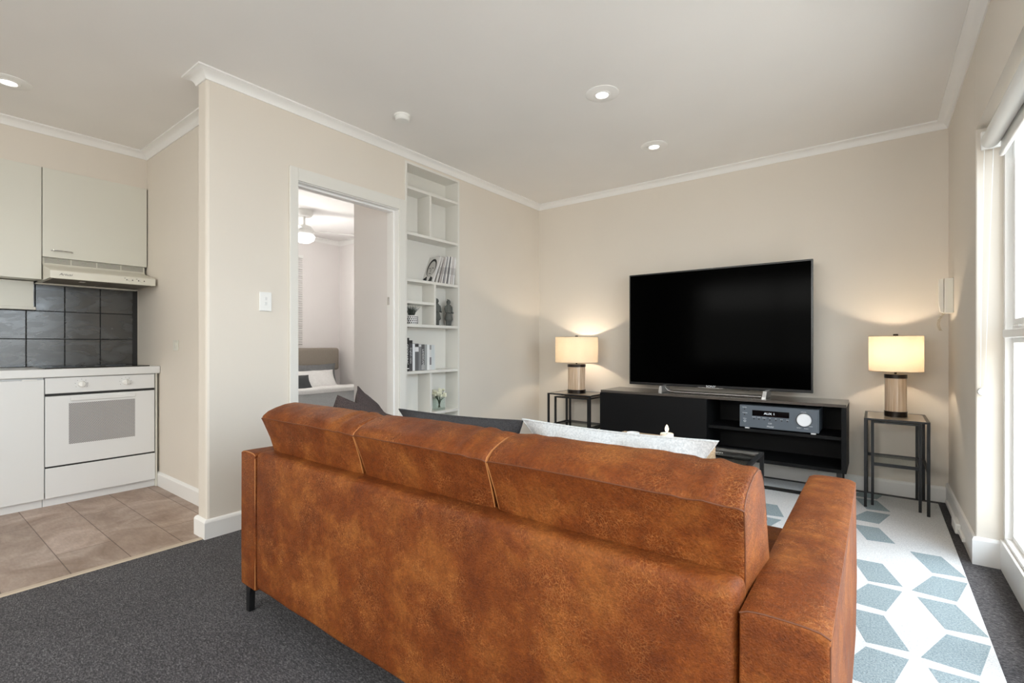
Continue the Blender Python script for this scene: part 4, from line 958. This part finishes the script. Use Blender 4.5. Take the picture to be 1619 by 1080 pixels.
# statues of standing figures in long coats
def statue(y, label, x=-2.99, z=1.2225, s=1.0, parent=None):
    t = thing('figurine', label, 'figurine', (x, y, z), 'clay warrior figurines')
    bm = B(); pts = [((0, 0, 0.045), (0.030, 0.022)), ((0, 0, 0.060), (0.040, 0.032)), ((0, 0, 0.10), (0.030, 0.024)), ((0, 0, 0.118), (0.024, 0.019)), ((0, 0, 0.14), (0.031, 0.021)), ((0, 0, 0.165), (0.033, 0.020)), ((0, 0, 0.182), (0.024, 0.016)), ((0, 0, 0.190), (0.011, 0.011)), ((0, 0, 0.200), (0.0155, 0.016)), ((0, 0, 0.214), (0.0165, 0.018)), ((0, 0, 0.225), (0.012, 0.013)), ((0.0, 0, 0.231), (0.004, 0.005))]
    rings = []
    for p, (ry_, rx_) in pts:
        rings.append([bm.verts.new((x+rx_*math.cos(2*math.pi*i/20)*s, y+ry_*math.sin(2*math.pi*i/20)*s, z+p[2]*s)) for i in range(20)])
    for A, Bv in zip(rings, rings[1:]):
        for i in range(20): bm.faces.new((A[i], A[(i+1) % 20], Bv[(i+1) % 20], Bv[i]))
    bm.faces.new(rings[0][::-1]); bm.faces.new(rings[-1])
    for sg in (-1, 1):   # legs, arms
        tube(bm, [(x, y+sg*0.012*s, z+0.0), (x, y+sg*0.013*s, z+0.05*s)], [0.0125*s, 0.014*s], 10)
        tube(bm, [(x, y+sg*0.030*s, z+0.172*s), (x, y+sg*0.037*s, z+0.148*s), (x+0.004, y+sg*0.036*s, z+0.122*s), (x+0.024*s, y+(0.020 if sg < 0 else 0.044)*s*sg*0.6+0.004, z+0.116*s)], [0.010*s, 0.0105*s, 0.009*s, 0.007*s], 10)
    tube(bm, [(x-0.004, y-0.002, z+0.224*s), (x-0.008, y-0.006, z+0.236*s)], [0.006*s, 0.003*s], 8)
    obj('body', bm, M['statue'], t, True)
    obj('nose', tube(B(), [(x+0.016*s, y+0.003, z+0.212*s), (x+0.020*s, y+0.003, z+0.204*s)], [0.0015, 0.0028], 6), M['statue'], t)
    obj('belt', tube(B(), [(x+0.020*s*math.cos(a*math.pi/12), y+0.025*s*math.sin(a*math.pi/12), z+0.118*s) for a in range(24)], 0.002, 5, True), M['statue'], t)
    obj('plinth', bx(x-0.022, x+0.022, y-0.026, y+0.026, z, z+0.004), M['statue'], t)
    return t
statue(3.026, 'grey clay warrior figurine in full view on the right of the shelf')
statue(2.884, 'grey clay warrior figurine partly hidden behind the shelf divider')
# potted grass
pp = thing('potted_plant', 'little grey-green grass plant in a white dotted pot', 'plant', (-2.985, 2.60, 1.2225))
px_, py_, pz_ = -2.985, 2.602, 1.2225
pot = obj('pot', lathe(B(), [(0.040, 0), (0.049, 0.008), (0.050, 0.068), (0.048, 0.071), (0.044, 0.064), (0.01, 0.062)], (px_, py_, pz_), 32), M['ceramic'], pp, True)
b = B()
for j in range(4):
    for i in range(18):
        a = 2*math.pi*(i+0.5*(j % 2))/18; c_ = (px_+0.0502*math.cos(a), py_+0.0502*math.sin(a), pz_+0.013+j*0.015)
        g = bmesh.ops.create_cube(b, size=1, matrix=Matrix.Translation(c_) @ Matrix.Rotation(a, 4, 'Z') @ Matrix.Diagonal((0.0024, 0.009, 0.009, 1)))
obj('dots', b, M['dark'], pot)
b = B(); random.seed(3)
for k in range(120):
    a = random.uniform(0, 2*math.pi); r0 = random.uniform(0, 0.02); l = random.uniform(0.05, 0.092); sp = random.uniform(0.005, 0.058)
    p0 = Vector((px_+r0*math.cos(a), py_+r0*math.sin(a), pz_+0.063)); 
    tube(b, [p0, p0+Vector((sp*0.4*math.cos(a), sp*0.4*math.sin(a), l*0.6)), p0+Vector((sp*math.cos(a), sp*math.sin(a), l))], [0.0016, 0.0013, 0.0004], 4)
obj('grass', b, mat('dusty_green', (0.06, 0.075, 0.06), 0.8), pp)
# vase of flowers
vz = 0.5055; vx, vy = -2.985, 2.905
vs = thing('flower_vase', 'glass vase of cream flowers on the lowest visible bookcase shelf', 'vase', (vx, vy, vz))
bm = lathe(B(), [(0.05, 0), (0.053, 0.004), (0.053, 0.105), (0.050, 0.105), (0.050, 0.008), (0.004, 0.008)], (vx, vy, vz), 32); obj('glass_vase', bm, M['clear'], vs, True)
random.seed(5); hd = B(); st = B()
for k in range(26):
    a = random.uniform(0, 2*math.pi); r = 0.062*math.sqrt(random.random()); y = vy+0.012+r*math.sin(a)*1.15; x = vx+r*math.cos(a)*0.75; z = vz+0.135+random.uniform(-0.022, 0.035)
    for q in range(9):
        g = bmesh.ops.create_icosphere(hd, subdivisions=1, radius=1.0, matrix=Matrix.Translation((x+random.uniform(-.008, .008), y+random.uniform(-.008, .008), z+random.uniform(-.007, .007))) @ Matrix.Rotation(random.uniform(0, 3), 4, (random.random(), random.random(), random.random()+.01)) @ Matrix.Diagonal((0.011, 0.007, 0.009, 1)))
    if k % 2 == 0: tube(st, [(x, y, z-0.006), (vx+(x-vx)*0.3+0.02, vy-0.015+(y-vy)*0.2, vz+0.08), (vx+0.025, vy-0.02-(y-vy)*0.2, vz+0.022)], 0.0022, 5)
obj('blossoms', hd, M['petal'], vs, True); obj('stems', st, M['green'], vs)

# ================================================================== BEDROOM
bd = thing('bed', 'bed with taupe padded headboard seen through the doorway', 'bed', (-5.2, 3.25, 0))
hb = soft_box(-6.285, -6.19, 2.35, 4.045, 0.70, 1.015, 0.035, (0.0, 0, 0)); hb2 = obj('headboard', hb, M['taupe'], bd, True)
obj('headboard_panel', bx(-6.295, -6.25, 2.42, 4.00, 0.2, 0.74, 0.01), M['fab_grey'], bd)
obj('bed_base', bx(-6.24, -4.2, 2.40, 4.0, 0.03, 0.28, 0.02), M['taupe'], bd)
obj('mattress', soft_box(-6.23, -4.2, 2.41, 3.99, 0.28, 0.435, 0.05), M['linen_white'], bd, True)
obj('blanket', soft_box(-5.66, -4.16, 2.37, 4.03, 0.14, 0.452, 0.04, wob=0.004), M['fab_grey'], bd, True)
obj('folded_sheet', soft_box(-5.90, -5.56, 2.36, 4.05, 0.34, 0.512, 0.025, wob=0.010, seed=4), M['linen_white'], bd, True)
for x, y in ((-6.1, 2.5), (-6.1, 3.9), (-4.3, 2.5), (-4.3, 3.9)): obj('foot', bx(x-0.03, x+0.03, y-0.03, y+0.03, -0.001, 0.04), M['blackmetal'], bd)
pillow('bed_pillow', 'grey pillow upright against the taupe headboard on the bed', 'pillow', M['fab_grey'], 0.72, 0.36, 0.14, (-6.13, 3.60, 0.62), frame((0, 1, 0), (-0.22, 0, 1)), 2)
pillow('bed_pillow', 'white pillow leaning in front of the grey pillow on the bed', 'pillow', M['linen_white'], 0.76, 0.34, 0.16, (-5.99, 3.49, 0.575), frame((0, 1, 0), (-0.75, 0, 1)), 6)
pillow('bed_pillow', 'small dark grey pillow in front of the white one on the bed', 'pillow', mat('slate_fabric', (0.045, 0.05, 0.053), 0.9), 0.60, 0.26, 0.13, (-5.82, 3.10, 0.565), frame((0, 1, 0), (-0.8, 0, 1)), 9)
# ceiling fan
fx, fy = -5.12, 2.90
fn = thing('ceiling_fan', 'white ceiling fan with a glowing light in the bedroom', 'fan', (fx, fy, 2.2))
obj('canopy', lathe(B(), [(0.098, ZC), (0.095, ZC-0.03), (0.07, ZC-0.062), (0.02, ZC-0.066)], (fx, fy, 0), 32), M['plastic'], fn, True)
obj('down_rod', lathe(B(), [(0.012, ZC-0.06), (0.012, 2.38)], (fx, fy, 0), 16), M['plastic'], fn, True)
obj('motor', lathe(B(), [(0.03, 2.40), (0.07, 2.385), (0.10, 2.35), (0.10, 2.31), (0.085, 2.29)], (fx, fy, 0), 32), M['plastic'], fn, True)
for k in range(3):
    a = math.radians(62+120*k); bm = B(); pr = []
    for (r, w_, tw) in ((0.08, 0.03, 0.012), (0.16, 0.055, 0.014), (0.35, 0.06, 0.012), (0.58, 0.052, 0.008), (0.62, 0.03, 0.006)):
        pr.append([(r, -w_, 2.335-tw), (r, w_, 2.335+tw), (r, w_, 2.341+tw), (r, -w_, 2.341-tw)])
    rows = [[bm.verts.new((fx+p[0]*math.cos(a)-p[1]*math.sin(a), fy+p[0]*math.sin(a)+p[1]*math.cos(a), p[2])) for p in r_] for r_ in pr]
    for A, Bv in zip(rows, rows[1:]):
        for i in range(4): bm.faces.new((A[i], Bv[i], Bv[(i+1) % 4], A[(i+1) % 4]))
    bm.faces.new(rows[0]); bm.faces.new(rows[-1][::-1]); obj('blade', bm, M['plastic'], fn)
obj('light_dome', lathe(B(), [(0.105, 2.29), (0.115, 2.27), (0.10, 2.23), (0.06, 2.205), (0.01, 2.20)], (fx, fy, 0), 32), M['fan_on'], fn, True)
light('fan_light_beam', 'POINT', (fx, fy, 2.12), (0, 0, 0), 22, (1.0, 0.95, 0.9), shadow_soft_size=0.1)
